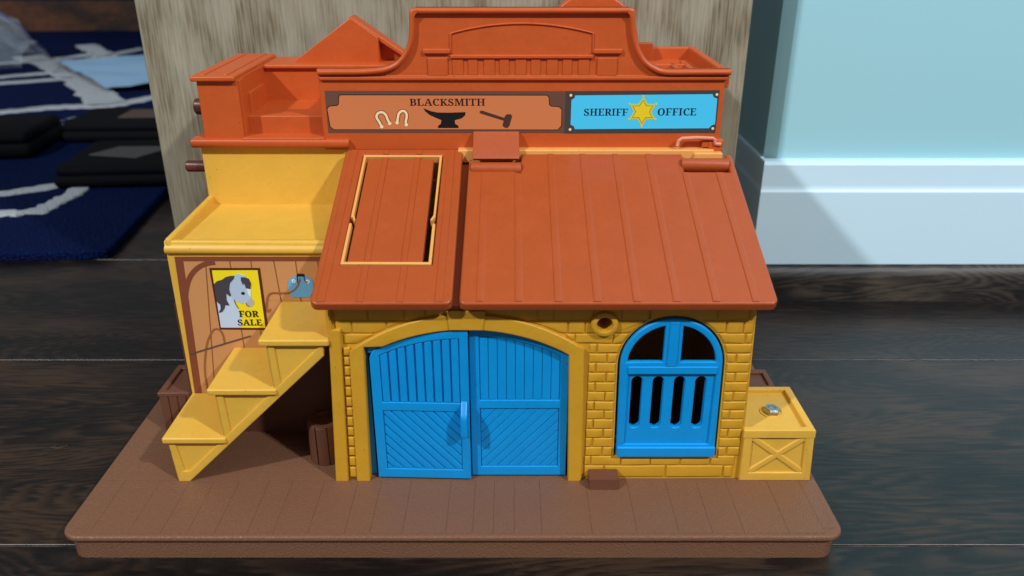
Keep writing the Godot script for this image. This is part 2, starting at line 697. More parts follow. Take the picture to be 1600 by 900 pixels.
func setting() -> void:
	var floor_ := Node3D.new()
	floor_.name = "floor"
	floor_.set_meta("kind", "structure")
	add_child(floor_)
	floor_.position.y = FLOOR
	part("subfloor", Shape.new().box(V(-3.2, -0.06, -3.4), V(1.6, -0.0125, 0.75)), M.gap, floor_)
	var z := 0.1745 + 0.1832 * 2
	var row := 0
	while z > -3.2:
		var z1 := z - 0.1832
		var x := -3.0 + rng.randf_range(-0.1, 0.1)
		var cuts := [-3.2, -1.75 + rng.randf_range(-0.2, 0.2), -0.78 + rng.randf_range(-0.08, 0.08), 0.72 + rng.randf_range(-0.08, 0.08), 1.6]
		if row % 2 == 1:
			cuts = [-3.2, -2.1, -1.0 + rng.randf_range(-0.1, 0.1), 0.5 + rng.randf_range(0.0, 0.2), 1.6]
		for i in cuts.size() - 1:
			var s := Shape.new().box(V(cuts[i] + 0.0003, -0.012, z1 + 0.0004), V(cuts[i + 1] - 0.0003, 0.0, z - 0.0004), 0.0009, 1)
			part("floor_plank", s, M.planks[(row * 2 + i) % 3], floor_)
		# the paler worn bevel that shows as a thin line along each joint
		var e := Shape.new().box(V(-3.2, -0.0125, z1 - 0.0011), V(1.6, -0.0008, z1 + 0.0011))
		part("joint_line", e, M.plank_edge, floor_)
		z = z1
		row += 1

	# the pale green wall, an outside corner with the base moulding carried round it
	var wall := Node3D.new()
	wall.name = "wall"
	wall.set_meta("kind", "structure")
	add_child(wall)
	var cx := 0.1920
	var cz := -0.3045
	var plan := P([cx - 0.0002, cz - 0.0062, cx + 0.0002, cz - 0.0053, cx + 0.0085, cz - 0.0002, cx + 0.0092, cz])
	plan.append_array(P([1.6, cz, 1.6, -3.2, cx, -3.2]))
	part("plaster", Shape.new().along_y([plan], -0.01, 2.4), M.wall, wall)
	# board profile: distance out of the wall against height
	var prof := [[0.0115, 0.006], [0.0115, 0.0845], [0.0110, 0.0858], [0.0098, 0.0875], [0.0092, 0.0900], [0.0086, 0.1055], [0.0060, 0.1078], [0.0, 0.1085]]
	var pr := Shape.new()
	for i in prof.size() - 1:
		var a: Array = prof[i]
		var b: Array = prof[i + 1]
		var pa := V(cx - a[0] * 0.33, a[1], cz + a[0])
		var pb := V(cx - b[0] * 0.33, b[1], cz + b[0])
		pr.quad(pa, V(1.6, a[1], cz + a[0]), V(1.6, b[1], cz + b[0]), pb)
		pr.quad(V(cx - a[0] * 0.33, a[1], -3.2), pa, pb, V(cx - b[0] * 0.33, b[1], -3.2))
	part("baseboard", pr, M.trim, wall, "white baseboard round the wall corner", 30.0)
	var sh := Shape.new()
	var sp := [[0.0178, -0.0035], [0.0178, 0.0150], [0.0172, 0.0190], [0.0158, 0.0225], [0.0138, 0.0250], [0.0110, 0.0268]]
	for i in sp.size() - 1:
		var a: Array = sp[i]
		var b: Array = sp[i + 1]
		var ax: float = cx - 0.0038 - (a[0] - 0.0115)
		var bx: float = cx - 0.0038 - (b[0] - 0.0115)
		sh.quad(V(ax, a[1], cz + a[0]), V(1.6, a[1], cz + a[0]), V(1.6, b[1], cz + b[0]), V(bx, b[1], cz + b[0]))
		sh.quad(V(ax, a[1], -3.2), V(ax, a[1], cz + a[0]), V(bx, b[1], cz + b[0]), V(bx, b[1], -3.2))
	part("shoe_moulding", sh, M.shoe, wall, "dark wooden moulding at the foot of the baseboard")


# ------------------------------------------------------------------ the toy
const FLOOR := -0.003  # top of the floor boards
const B := 0.011        # top of the plate


func toy() -> void:
	var t := thing("toy_western_building", "orange and yellow plastic toy western building with blue doors on a brown plate", "toy building")
	base_plate(t)
	front_wall(t)
	house_walls(t)
	barn_doors(t)
	jail_window(t)
	roof(t)
	stable_side(t)
	stairs(t)
	upper_storey(t)
	signs(t)
	crates(t)


func base_plate(t: Node3D) -> void:
	var plan := PackedVector2Array()
	var x0 := -0.2120
	var x1 := 0.1560
	var z0 := -0.23
	var z1 := 0.0012
	var lip := []
	for q in round_rect(x0, z0, x1, z1, 0.0085, 6):
		lip.append(q)
	var skirt := []
	for q in round_rect(x0 + 0.003, z0 + 0.003, x1 - 0.003, z1 - 0.0015, 0.0075, 6):
		skirt.append(q)
	var p := part("base_plate", Shape.new().along_y([lip], 0.0076, B - 0.0003, 0.0012, 0.0008, 2).along_y([skirt], FLOOR, 0.0080, 0.0, 0.0, 1), M.brown, t)
	# boards moulded into the plate: across the front they run away from the viewer, beside the stairs along it
	var x := x0 + 0.0035
	while x < x1 - 0.006:
		var w := minf(rng.randf_range(0.0095, 0.024), x1 - 0.0035 - x)
		var a := 0.006 if x < x0 + 0.006 or x + w > x1 - 0.006 else 0.0025
		part("board", Shape.new().along_y([[Vector2(x, -0.0405), Vector2(x + w, -0.0405), Vector2(x + w, z1 - a), Vector2(x, z1 - a)]], B - 0.0010, B + rng.randf_range(-0.00003, 0.00003), 0.00008, 0.0, 1), M.brown, p)
		x += w + 0.00008
	for k in 5:
		var zz := -0.0410 - k * 0.0083
		part("board", Shape.new().along_y([[Vector2(x0 + 0.0035, zz - 0.0082), Vector2(-0.0885, zz - 0.0082), Vector2(-0.0885, zz), Vector2(x0 + 0.0035, zz)]], B - 0.0010, B + rng.randf_range(-0.00003, 0.00003), 0.00008, 0.0, 1), M.brown, p)
	part("board", Shape.new().along_y([[Vector2(0.1165, -0.1), Vector2(x1 - 0.0035, -0.1), Vector2(x1 - 0.0035, -0.0409), Vector2(0.1165, -0.0409)]], B - 0.0010, B, 0.00008, 0.0, 1), M.brown, p)
	part("stop_block", Shape.new().along_x([Vector2(-0.0418, B - 0.0005), Vector2(-0.0328, B - 0.0005), Vector2(-0.0335, B + 0.0058), Vector2(-0.0418, B + 0.0062)], 0.0387, 0.0537, 0.0005, 2), M.brown_plain, t, "small brown block moulded before the brick wall")
	# barrel with staves, half hidden by the corner of the brick wall
	var bc := V(-0.0985, B - 0.0005, -0.0615)
	var pts := []
	for q in [[0.0, 0.0225], [0.0062, 0.0225], [0.0064, 0.0245], [0.0084, 0.0245], [0.0086, 0.0238]]:
		pts.append(Vector2(q[0], q[1]))
	pts.reverse()
	var br := part("barrel", Shape.new().lathe(pts, 28, bc).lathe([Vector2(0.0082, 0.0), Vector2(0.0082, 0.0238), Vector2(0.0086, 0.0238)], 28, bc), M.brown_plain, t, "brown barrel under the stairs")
	for k in 9:
		var a := TAU * k / 9.0
		var st := Shape.new()
		st.xf = Transform3D(Basis(Vector3.UP, a), bc)
		var pl := []
		for i in 5:
			var b := -0.31 + 0.62 * i / 4.0
			pl.append(Vector2(0.0089 * sin(b), 0.0089 * cos(b)))
		pl.append(Vector2(0.0075 * sin(0.31), 0.0075 * cos(0.31)))
		pl.append(Vector2(0.0075 * sin(-0.31), 0.0075 * cos(-0.31)))
		st.along_y([pl], 0.0002, 0.0236, 0.0003, 0.0, 1)
		part("stave", st, M.brown_plain, br)


# inner line of the barn doorway, from the foot of the left jamb over the arch to the foot of the right one
func doorway() -> PackedVector2Array:
	var o := P([-0.0727, B - 0.001, -0.0703, 0.0882, -0.0616, 0.0882])
	o.append_array(arc3(Vector2(-0.0612, 0.0884), Vector2(-0.0193, 0.0972), Vector2(0.0272, 0.0839), 22))
	o.append_array(P([0.0286, B - 0.001]))
	return o


func arch_outer() -> PackedVector2Array:
	var o := P([-0.0795, B - 0.001])
	o.append_array(arc3(Vector2(-0.0774, 0.0858), Vector2(-0.0191, 0.1052), Vector2(0.0344, 0.0868), 22))
	o.append_array(P([0.0356, B - 0.001]))
	return o


func window_line(g: float) -> PackedVector2Array:
	var o := P([0.0526 - g, 0.0255 - g, 0.1022 + g, 0.0255 - g])
	for i in 25:
		var a := PI * i / 24.0
		o.append(Vector2(0.0765 + (0.0246 + g) * cos(a), 0.0780 + (0.0246 + g) * sin(a)))
	return o


func edge_l(y: float) -> float:
	return -0.0902 + 0.0045 * (y - B) / 0.095


func edge_r(y: float) -> float:
	return 0.1172 - 0.0028 * (y - B) / 0.095


func front_wall(t: Node3D) -> void:
	var top := 0.1118
	var body := P([edge_l(B), B - 0.0004])
	body.append_array(doorway())
	body.append_array(P([edge_r(B), B - 0.0004, edge_r(top), top, edge_l(top), top]))
	var wall := part("front_wall", Shape.new().prism([body, window_line(0.0010), _disc(Vector2(0.0434, 0.1002), 0.00365, 18)], -0.0460, -0.0428, 0.0004, 0.0, 2), M.mustard, t, "yellow moulded brick front wall")
	# arch round the doorway
	var arch := arch_outer()
	var inner := doorway()
	inner.reverse()
	arch.append_array(inner)
	part("arch_surround", Shape.new().prism([arch], -0.0428, -0.0404, 0.0007, 0.0, 2), M.mustard, wall)
	part("keystone", Shape.new().prism([P([-0.0296, 0.0975, -0.0136, 0.0974, -0.0122, 0.1075, -0.0305, 0.1075])], -0.0428, -0.0398, 0.0005, 0.0, 2), M.mustard, wall)
	# plain strip at the left corner, with the edge that carries the top step
	part("corner_strip", Shape.new().prism([P([edge_l(B), B - 0.0004, -0.0838, B - 0.0004, -0.0806, 0.0965, -0.0806, 0.0975, -0.0845, 0.0975, -0.0845, 0.1118, edge_l(0.1118), 0.1118])], -0.0428, -0.0402, 0.0006, 0.0, 2), M.mustard, wall)
	# bricks
	var block_w := window_line(0.0022)
	var block_a := Shape.inset(_ccw(Shape.clean(arch_outer())), -0.0006)
	var rows := [0.0120, 0.0191, 0.0250, 0.0303, 0.0358, 0.0412, 0.0468, 0.0520, 0.0572, 0.0626, 0.0680, 0.0734, 0.0787, 0.0839, 0.0891, 0.0946, 0.1016, 0.1085]
	var g := 0.00035
	for r in rows.size() - 1:
		var y0: float = rows[r] + g
		var y1: float = rows[r + 1] - g
		var m := (y0 + y1) * 0.5
		var xs := []
		var r1 := edge_r(m) - 0.0008
		if r == 0:
			xs = [0.0364, 0.0469, 0.0785, 0.1079, 0.1128]
		elif r == 1:
			xs = [0.0364, 0.0400, 0.0553, 0.0703, 0.0855, 0.1008, 0.1133]
		elif r >= 15:
			xs = [-0.0836, -0.0675 if r == 16 else -0.0755, -0.0505 if r == 16 else -0.0590, -0.0405, 0.012 if r == 16 else 0.008, 0.0195 if r == 16 else 0.0265, 0.0385 if r == 16 else 0.0345, 0.0513 if r == 16 else 0.0482, 0.0640, 0.0960 if r == 16 else 0.1010, 0.1110 if r == 16 else 0.1090, r1]
		elif r == 14:
			xs = [-0.0800, -0.060, 0.0255, 0.0300, 0.0478, 0.056, 0.0955, 0.1105, r1]
		else:
			xs = [0.0367, 0.0404 if r % 2 == 1 else 0.0455, 0.0560, 0.0965, 0.1010]
			if r % 2 == 0:
				xs.append(0.1075 + 0.0004 * (r % 3))
			xs.append(r1)
			if r < 6:
				xs[xs.size() - 1] = minf(r1, 0.1150)
		for i in xs.size() - 1:
			var a: float = xs[i] + g
			var b: float = xs[i + 1] - g
			if b - a < 0.0015:
				continue
			var j := func() -> float: return rng.randf_range(-0.00016, 0.00016)
			var polys := [P([a + j.call(), y0 + j.call(), (a + b) / 2, y0 + j.call(), b + j.call(), y0 + j.call(), b + j.call(), y1 + j.call(), (a + b) / 2, y1 + j.call(), a + j.call(), y1 + j.call()])]
			for blk in [block_w, block_a, _disc(Vector2(0.0434, 0.1002), 0.0064)]:
				var next := []
				for q in polys:
					for c in Geometry2D.clip_polygons(q, blk):
						if not Geometry2D.is_polygon_clockwise(c):
							next.append(c)
				polys = next
			for q in polys:
				if absf(Shape.area(q)) > 3e-6:
					part("brick", Shape.new().prism([q], -0.0430, -0.0421 + rng.randf_range(-0.00012, 0.00012), 0.00042, 0.0, 1), M.mustard, wall)
	# the ladder of short bricks between the corner strip and the arch
	var ys := [0.0120, 0.0190, 0.0253, 0.0311, 0.0373, 0.0430, 0.0490, 0.0545, 0.0604, 0.0662, 0.0719, 0.0776, 0.0828, 0.0880]
	for i in ys.size() - 1:
		var y: float = ys[i]
		var k: float = (y - B) / 0.08
		var x := lerpf(-0.0829, -0.0801, k)
		part("brick", Shape.new().prism([P([x, y + 0.0006, x + 0.0037 - 0.0007 * k, y + 0.0005, x + 0.0037 - 0.0005 * k, ys[i + 1] - 0.0006, x + 0.0002, ys[i + 1] - 0.0006])], -0.0430, -0.0412, 0.0005, 0.0, 1), M.mustard, wall)
	# socket for a sign arm
	var s := Shape.new()
	s.xf = Transform3D(Basis(Vector3.RIGHT, PI / 2), V(0.0434, 0.1002, -0.0428))
	s.lathe([Vector2(0.0037, -0.012), Vector2(0.0037, 0.0024), Vector2(0.0041, 0.0029), Vector2(0.0057, 0.0029), Vector2(0.0063, 0.0023), Vector2(0.0066, 0.0)].map(func(q): return q) , 28)
	part("peg_socket", _flip(s), M.mustard, wall)


func _disc(c: Vector2, r: float, n := 16) -> PackedVector2Array:
	var o := PackedVector2Array()
	for i in n:
		o.append(c + Vector2(r, 0).rotated(TAU * i / n))
	return o


func _ccw(p: PackedVector2Array) -> PackedVector2Array:
	var q := p.duplicate()
	if Shape.area(q) < 0.0:
		q.reverse()
	return q


func _flip(s: Shape) -> Shape:
	for i in s.v.size() / 3:
		var k := s.v[i * 3 + 1]
		s.v[i * 3 + 1] = s.v[i * 3 + 2]
		s.v[i * 3 + 2] = k
	return s


func house_walls(t: Node3D) -> void:
	var side := [Vector2(-0.0455, B), Vector2(-0.0455, 0.1090), Vector2(-0.142, 0.1500), Vector2(-0.1475, 0.150), Vector2(-0.1475, B)]
	part("side_wall", Shape.new().along_x(side, 0.1120, 0.1146), M.yellow, t)
	part("side_wall", Shape.new().along_x(side, -0.0880, -0.0855), M.yellow, t)
	part("back_wall", Shape.new().box(V(-0.1735, B, -0.1505), V(0.1146, 0.1575, -0.1478), 0.0003, 1), M.yellow, t)
	part("rear_box", Shape.new().box(V(-0.1735, B, -0.2285), V(0.1146, 0.1585, -0.1508), 0.0006, 1), M.yellow, t)
	# yellow ledge that shows between the roof and the orange storey
	part("roof_ledge", Shape.new().box(V(-0.03, 0.1500, -0.1478), V(0.1115, 0.1575, -0.1405), 0.0009, 2), M.yellow_pale, t)
	part("roof_ledge", Shape.new().box(V(0.100, 0.1500, -0.1478), V(0.1160, 0.1562, -0.1388), 0.0009, 2), M.yellow_pale, t)


func door_leaf(t: Node3D, left: bool) -> void:
	var x0 := -0.0685 if left else -0.0206
	var x1 := -0.0209 if left else 0.0276
	var y0 := B + 0.0006
	var topf := arc3(Vector2(-0.0700, 0.0835), Vector2(-0.0193, 0.0966), Vector2(0.0277, 0.0834), 60)
	var height := func(x: float) -> float:
		for i in topf.size() - 1:
			if x <= topf[i + 1].x:
				return lerpf(topf[i].y, topf[i + 1].y, clampf((x - topf[i].x) / (topf[i + 1].x - topf[i].x), 0, 1))
		return topf[topf.size() - 1].y
	var top := func(a: float, b: float, d: float) -> PackedVector2Array:
		var o := PackedVector2Array()
		for i in 13:
			var x := lerpf(b, a, i / 12.0)
			o.append(Vector2(x, height.call(x) - d))
		return o
	var outline := P([x0, y0, x1, y0])
	if left:
		var arr: PackedVector2Array = top.call(x0 + 0.0025, x1, 0.0)
		outline.append_array(arr)
		outline.append_array(P([x0 + 0.0008, 0.0832, x0, 0.0812]))
	else:
		outline.append_array(top.call(x0, x1, 0.0))
	var f := 0.0042
	var up := P([x0 + f + 0.0006, 0.0567, x1 - f, 0.0567])
	up.append_array(top.call(x0 + f + 0.0006, x1 - f, f))
	var low := rect(x0 + f + 0.0006, y0 + 0.0055, x1 - f, 0.0518)
	var o := Node3D.new()
	o.name = "barn_door"
	o.set_meta("label", "left blue barn door, slightly ajar, with the handle" if left else "right blue barn door, closed")
	t.add_child(o, true)
	var zf := -0.0426 if left else -0.0442
	var hinge := V(x0, 0, zf)
	if left:
		o.transform = Transform3D(Basis(Vector3.UP, deg_to_rad(-2.0)), hinge) * Transform3D(Basis(), -hinge)
	part("frame", Shape.new().prism([outline, up, low], zf - 0.0012, zf, 0.0005, 0.0, 2), M.blue, o)
	part("back_panel", Shape.new().prism([Shape.inset(_ccw(Shape.clean(outline)), 0.0006)], zf - 0.0034, zf - 0.0012), M.blue, o)
	# upright boards above the rail
	var n := 9
	var gap := 0.00085 if left else 0.00022
	var lift := zf - (0.0003 if left else 0.0005)
	for i in n:
		var a := lerpf(x0 + f + 0.0006, x1 - f, float(i) / n) + gap * 0.5
		var b := lerpf(x0 + f + 0.0006, x1 - f, float(i + 1) / n) - gap * 0.5
		for q in Geometry2D.intersect_polygons(rect(a, 0.05, b, 0.11), Shape.inset(_ccw(Shape.clean(up)), 0.0002)):
			part("plank", Shape.new().prism([q], zf - 0.0013, lift, 0.00022, 0.0, 1), M.blue, o)
	# slanting boards below it
	var pitch := 0.0053
	var slope := -1.08 if left else 1.08
	var w2 := pitch * 0.5 - (0.00045 if left else 0.00014)
	for i in range(-14, 15):
		var c := Vector2((x0 + x1) * 0.5 + i * pitch, 0.032)
		var d := Vector2(0.06, 0.06 * slope)
		var strip := P([c.x - d.x - w2, c.y - d.y, c.x - d.x + w2, c.y - d.y, c.x + d.x + w2, c.y + d.y, c.x + d.x - w2, c.y + d.y])
		for q in Geometry2D.intersect_polygons(_ccw(strip), Shape.inset(low, 0.0002)):
			if absf(Shape.area(q)) > 1.5e-6:
				part("plank", Shape.new().prism([q], zf - 0.0013, lift - 0.0001, 0.00022, 0.0, 1), M.blue, o)
	if left:
		part("handle", Shape.new().along_x([Vector2(zf - 0.0006, 0.0395), Vector2(zf + 0.0054, 0.0402), Vector2(zf + 0.0060, 0.0410), Vector2(zf + 0.0060, 0.0505), Vector2(zf + 0.0050, 0.0530), Vector2(zf - 0.0006, 0.0585)], x1 - 0.0041, x1 - 0.0008, 0.0007, 2), M.blue, o)
		part("hinge_pin", Shape.new().box(V(x0 - 0.0008, 0.0835, zf - 0.0030), V(x0 + 0.0062, 0.0868, zf - 0.0008), 0.0006, 2), M.blue, o)


func barn_doors(t: Node3D) -> void:
	door_leaf(t, true)
	door_leaf(t, false)
	part("door_jamb", Shape.new().box(V(-0.0727, B, -0.0520), V(-0.0697, 0.0880, -0.0462), 0.0002, 1), M.blue, t, "blue strip behind the left edge of the doorway")
	part("dark_inside", Shape.new().box(V(-0.085, B, -0.0800), V(0.110, B + 0.002, -0.0500)), M.brown_plain, t)


func jail_window(t: Node3D) -> void:
	var o := Node3D.new()
	o.name = "jail_window"
	o.set_meta("label", "blue arched window with four barred slots")
	t.add_child(o, true)
	var z := -0.0416
	var r := 0.0213
	var cx := 0.0765
	var cy := 0.0780
	var pane := func(s: float) -> PackedVector2Array:
		var q := PackedVector2Array()
		q.append(Vector2(cx + s * 0.0042, 0.0796))
		var a0 := asin((0.0796 - cy) / r)
		var a1 := acos(0.0042 / r)
		for i in 13:
			var a := lerpf(a0, a1, i / 12.0)
			q.append(Vector2(cx + s * r * cos(a), cy + r * sin(a)))
		return q
	var low := rect(0.0562, 0.0325, 0.0985, 0.0722)
	part("frame", Shape.new().prism([window_line(0.0), pane.call(-1.0), pane.call(1.0), low], z - 0.0022, z, 0.0006, 0.0, 2), M.blue, o)
	var slots := [rect(0.0540, 0.0305, 0.1008, 0.0740)]
	for k in 4:
		var c := 0.0608 + k * 0.01035
		slots.append(round_rect(c - 0.0027, 0.0415, c + 0.0027, 0.0710, 0.00268, 6))
	part("barred_panel", Shape.new().prism(slots, z - 0.0046, z - 0.0011, 0.0004, 0.0, 2), M.blue, o)
	part("mullion", Shape.new().prism([P([cx - 0.0024, 0.0775, cx + 0.0024, 0.0775, cx + 0.0022, 0.1010, cx - 0.0022, 0.1010])], z - 0.001, z + 0.0006, 0.0004, 0.0, 2), M.blue, o)
	part("cross_bar", Shape.new().box(V(0.0558, 0.0732, z - 0.001), V(0.0988, 0.0772, z + 0.0006), 0.0004, 2), M.blue, o)
	part("sill", Shape.new().box(V(0.0527, 0.0256, z - 0.001), V(0.1021, 0.0314, z + 0.0015), 0.0007, 2), M.blue, o)


const RO := Vector3(0, 0.1149, -0.033)


func roof_xf() -> Transform3D:
	var d := (Vector3(0, 0.1569, -0.142) - RO).normalized()
	return Transform3D(Basis(Vector3.RIGHT, d, Vector3.RIGHT.cross(d)), RO)


func roof(t: Node3D) -> void:
	var th := 0.0046
	# the narrow panel with the hatch
	var l := Node3D.new()
	l.name = "roof_panel"
	l.transform = roof_xf()
	l.set_meta("label", "narrow orange roof panel with a hatch")
	t.add_child(l, true)
	var out := round_rect(-0.0918, -0.0003, -0.0272, 0.1182, 0.0035, 5)
	var hole := round_rect(-0.0816, 0.0248, -0.0378, 0.1128, 0.0012, 3)
	part("sheet", Shape.new().prism([out, hole], -th, 0.0, 0.0011, 0.0006, 3), M.roof, l)
	part("hatch", Shape.new().prism([round_rect(-0.0786, 0.0272, -0.0427, 0.1098, 0.001, 3)], -th, -0.0006, 0.0006, 0.0, 2)
		.prism([rect(-0.0706, 0.0274, -0.0676, 0.1106)], -0.0016, -0.0001, 0.00045, 0.0, 2)
		.prism([rect(-0.0530, 0.0274, -0.0500, 0.1106)], -0.0016, -0.0001, 0.00045, 0.0, 2), M.roof, l, "orange hatch in the roof")
	var fr := 0.0012
	var up := P([-0.0812, 0.0600, -0.0804, 0.0600, -0.0792, 0.0570, -0.0785, 0.0580, -0.0797, 0.0615, -0.0798, 0.1108, -0.0396, 0.1108, -0.0397, 0.0615, -0.0410, 0.0580, -0.0402, 0.0570, -0.0386, 0.0600, -0.0382, 0.1122, -0.0812, 0.1124])
	part("hatch_rim", Shape.new().prism([up], -0.004, 0.0002, 0.0004, 0.0, 2), M.yellow_pale, l, "upper pale yellow rim of the hatch")
	var dn := P([-0.0814, 0.0256, -0.0382, 0.0253, -0.0382, 0.0545, -0.0388, 0.0552, -0.0397, 0.0545, -0.0397, 0.0270, -0.0799, 0.0272, -0.0799, 0.0548, -0.0806, 0.0556, -0.0814, 0.0548])
	part("hatch_rim", Shape.new().prism([dn], -0.004, 0.0002, 0.0004, 0.0, 2), M.yellow_pale, l, "lower pale yellow rim of the hatch")
	part("seam_strip", Shape.new().prism([rect(-0.0300, 0.004, -0.0215, 0.112)], -0.0078, -0.0062), M.roof, l)
	for x in [-0.0868, -0.0332]:
		part("batten", Shape.new().prism([rect(x - 0.0019, 0.0006, x + 0.0019, 0.1172)], -0.0012, 0.00042, 0.0004, 0.0, 2), M.roof, l)
	for x in [-0.0691, -0.0509]:
		part("batten", Shape.new().prism([rect(x - 0.0016, 0.0006, x + 0.0016, 0.0246)], -0.0012, 0.00042, 0.0004, 0.0, 2), M.roof, l)
		part("batten", Shape.new().prism([rect(x - 0.0016, 0.1132, x + 0.0016, 0.1172)], -0.0012, 0.00042, 0.0004, 0.0, 2), M.roof, l)
	# the wide panel that lifts on two hinge barrels
	var r := Node3D.new()
	r.name = "roof_panel"
	r.transform = roof_xf()
	r.set_meta("label", "wide orange roof panel with seven battens and hinge barrels")
	t.add_child(r, true)
	var o := P([-0.0240, 0.0022, -0.0232, 0.0006, -0.0215, -0.0003])
	for i in 5:
		var a := -PI / 2 + PI / 2 * i / 4.0
		o.append(Vector2(0.1172 + 0.0035 * cos(a), 0.0032 + 0.0035 * sin(a)))
	o.append_array(P([0.1206, 0.1110, 0.1198, 0.1132, 0.1172, 0.1132, 0.1170, 0.0972, 0.0924, 0.0972, 0.0934, 0.1138, 0.0048, 0.1138, 0.0046, 0.0962, -0.0216, 0.0962, -0.0216, 0.1085, -0.0234, 0.1085]))
	part("sheet", Shape.new().prism([o], -th, 0.0, 0.0011, 0.0006, 3), M.roof, r)
	for q in [[-0.0145, 0.0955], [0.0032, 0.0955], [0.0211, 0.1130], [0.0388, 0.1130], [0.0567, 0.1130], [0.0748, 0.1130], [0.0927, 0.0965], [0.1107, 0.0965]]:
		var x: float = q[0]
		# a low batten, its left side steep and its right side washing out
		var k := Shape.new()
		k.xf = Transform3D(Basis(Vector3(1, 0, 0), Vector3(0, 0, 1), Vector3(0, -1, 0)), Vector3.ZERO)
		k.prism([P([x - 0.0018, -0.0008, x + 0.0020, -0.0008, x + 0.0020, 0.00005, x + 0.0011, 0.00042, x - 0.0012, 0.00046, x - 0.0017, 0.0003])], -float(q[1]), -0.0008)
		part("batten", k, M.roof, r)
	for q in [[-0.0222, 0.0050, 0.1008], [0.0915, 0.1172, 0.1045]]:
		var b := Shape.new()
		b.xf = Transform3D(Basis(Vector3(0, 1, 0), Vector3(-1, 0, 0), Vector3(0, 0, 1)), V(q[1], q[2], -0.0008))
		b.lathe([Vector2(0.0, 0.0), Vector2(0.0030, 0.0), Vector2(0.0036, 0.0006), Vector2(0.0036, q[1] - q[0] - 0.0006), Vector2(0.0030, q[1] - q[0]), Vector2(0.0, q[1] - q[0])], 20)
		part("hinge_barrel", b, M.roof, r)
	part("hinge_shelf", Shape.new().prism([rect(0.0920, 0.0960, 0.1182, 0.1120)], -0.0046, -0.0034), M.roof, r)
	part("hinge_shelf", Shape.new().prism([rect(-0.0220, 0.0950, 0.0050, 0.1100)], -0.0046, -0.0034), M.roof, r)
	# tab of the orange storey that holds the left barrel
	part("hinge_tab", Shape.new().along_x([Vector2(-0.1475, 0.1665), Vector2(-0.1437, 0.1668), Vector2(-0.1425, 0.1655), Vector2(-0.1325, 0.1566), Vector2(-0.1315, 0.1550), Vector2(-0.1325, 0.1538), Vector2(-0.1365, 0.1545), Vector2(-0.1475, 0.1600)], -0.0213, 0.0040, 0.0004, 2), M.roof, t, "orange tab over the left hinge barrel")


func stable_side(t: Node3D) -> void:
	# lower yellow wall left of the house
	var w := P([-0.1746, 0.0335, -0.1600, 0.0335, -0.1480, 0.0360, -0.1180, 0.0640, -0.0885, 0.0880, -0.0858, 0.0880, -0.0858, 0.1204, -0.1744, 0.1204])
	part("stable_wall", Shape.new().prism([w], -0.0845, -0.0822, 0.0006, 0.0, 2), M.yellow, t)
	part("stable_end_wall", Shape.new().box(V(-0.1744, B, -0.1490), V(-0.1718, 0.1204, -0.0840), 0.0004, 1), M.yellow, t)
	part("stable_back", Shape.new().box(V(-0.1765, B - 0.0004, -0.0865), V(-0.0860, 0.0900, -0.0850)), M.brown_plain, t, "brown wall under the stairs")
	# tray on top of it
	part("shelf", Shape.new().along_x([Vector2(-0.1478, 0.1195), Vector2(-0.0815, 0.1195), Vector2(-0.0806, 0.1203), Vector2(-0.0806, 0.1222), Vector2(-0.0815, 0.1232), Vector2(-0.0822, 0.1238), Vector2(-0.0822, 0.1252), Vector2(-0.0830, 0.1260), Vector2(-0.0848, 0.1260), Vector2(-0.0862, 0.1246), Vector2(-0.0872, 0.1238), Vector2(-0.1478, 0.1238)], -0.1745, -0.0858), M.yellow, t, "yellow tray on top of the stable wall", 62.0)
	part("shelf_rim", Shape.new().along_x([Vector2(-0.1478, 0.1200), Vector2(-0.0820, 0.1200), Vector2(-0.0820, 0.1255), Vector2(-0.0830, 0.1272), Vector2(-0.1478, 0.1290)], -0.1742, -0.1708, 0.0010, 3), M.yellow, t)
	part("upper_wall", Shape.new().box(V(-0.1738, 0.1225, -0.1500), V(-0.0850, 0.1600, -0.1475), 0.0006, 1), M.yellow, t)
	for q in [[0.1438, -0.1570, 0.0033, -0.1872], [0.1720, -0.1860, 0.0048, -0.1880]]:
		var s := Shape.new()
		s.xf = Transform3D(Basis(Vector3(0, 1, 0), Vector3(-1, 0, 0), Vector3(0, 0, 1)), V(-0.1700, q[0], q[1]))
		var len: float = -0.1700 - q[3]
		var r: float = q[2]
		s.lathe([Vector2(r * 0.92, 0.0), Vector2(r, len * 0.5), Vector2(r, len - 0.0008), Vector2(r * 0.8, len), Vector2(0.0, len)].map(func(k): return k), 20)
		part("pivot_peg", s, M.peg, t, "dark brown peg on the left side")


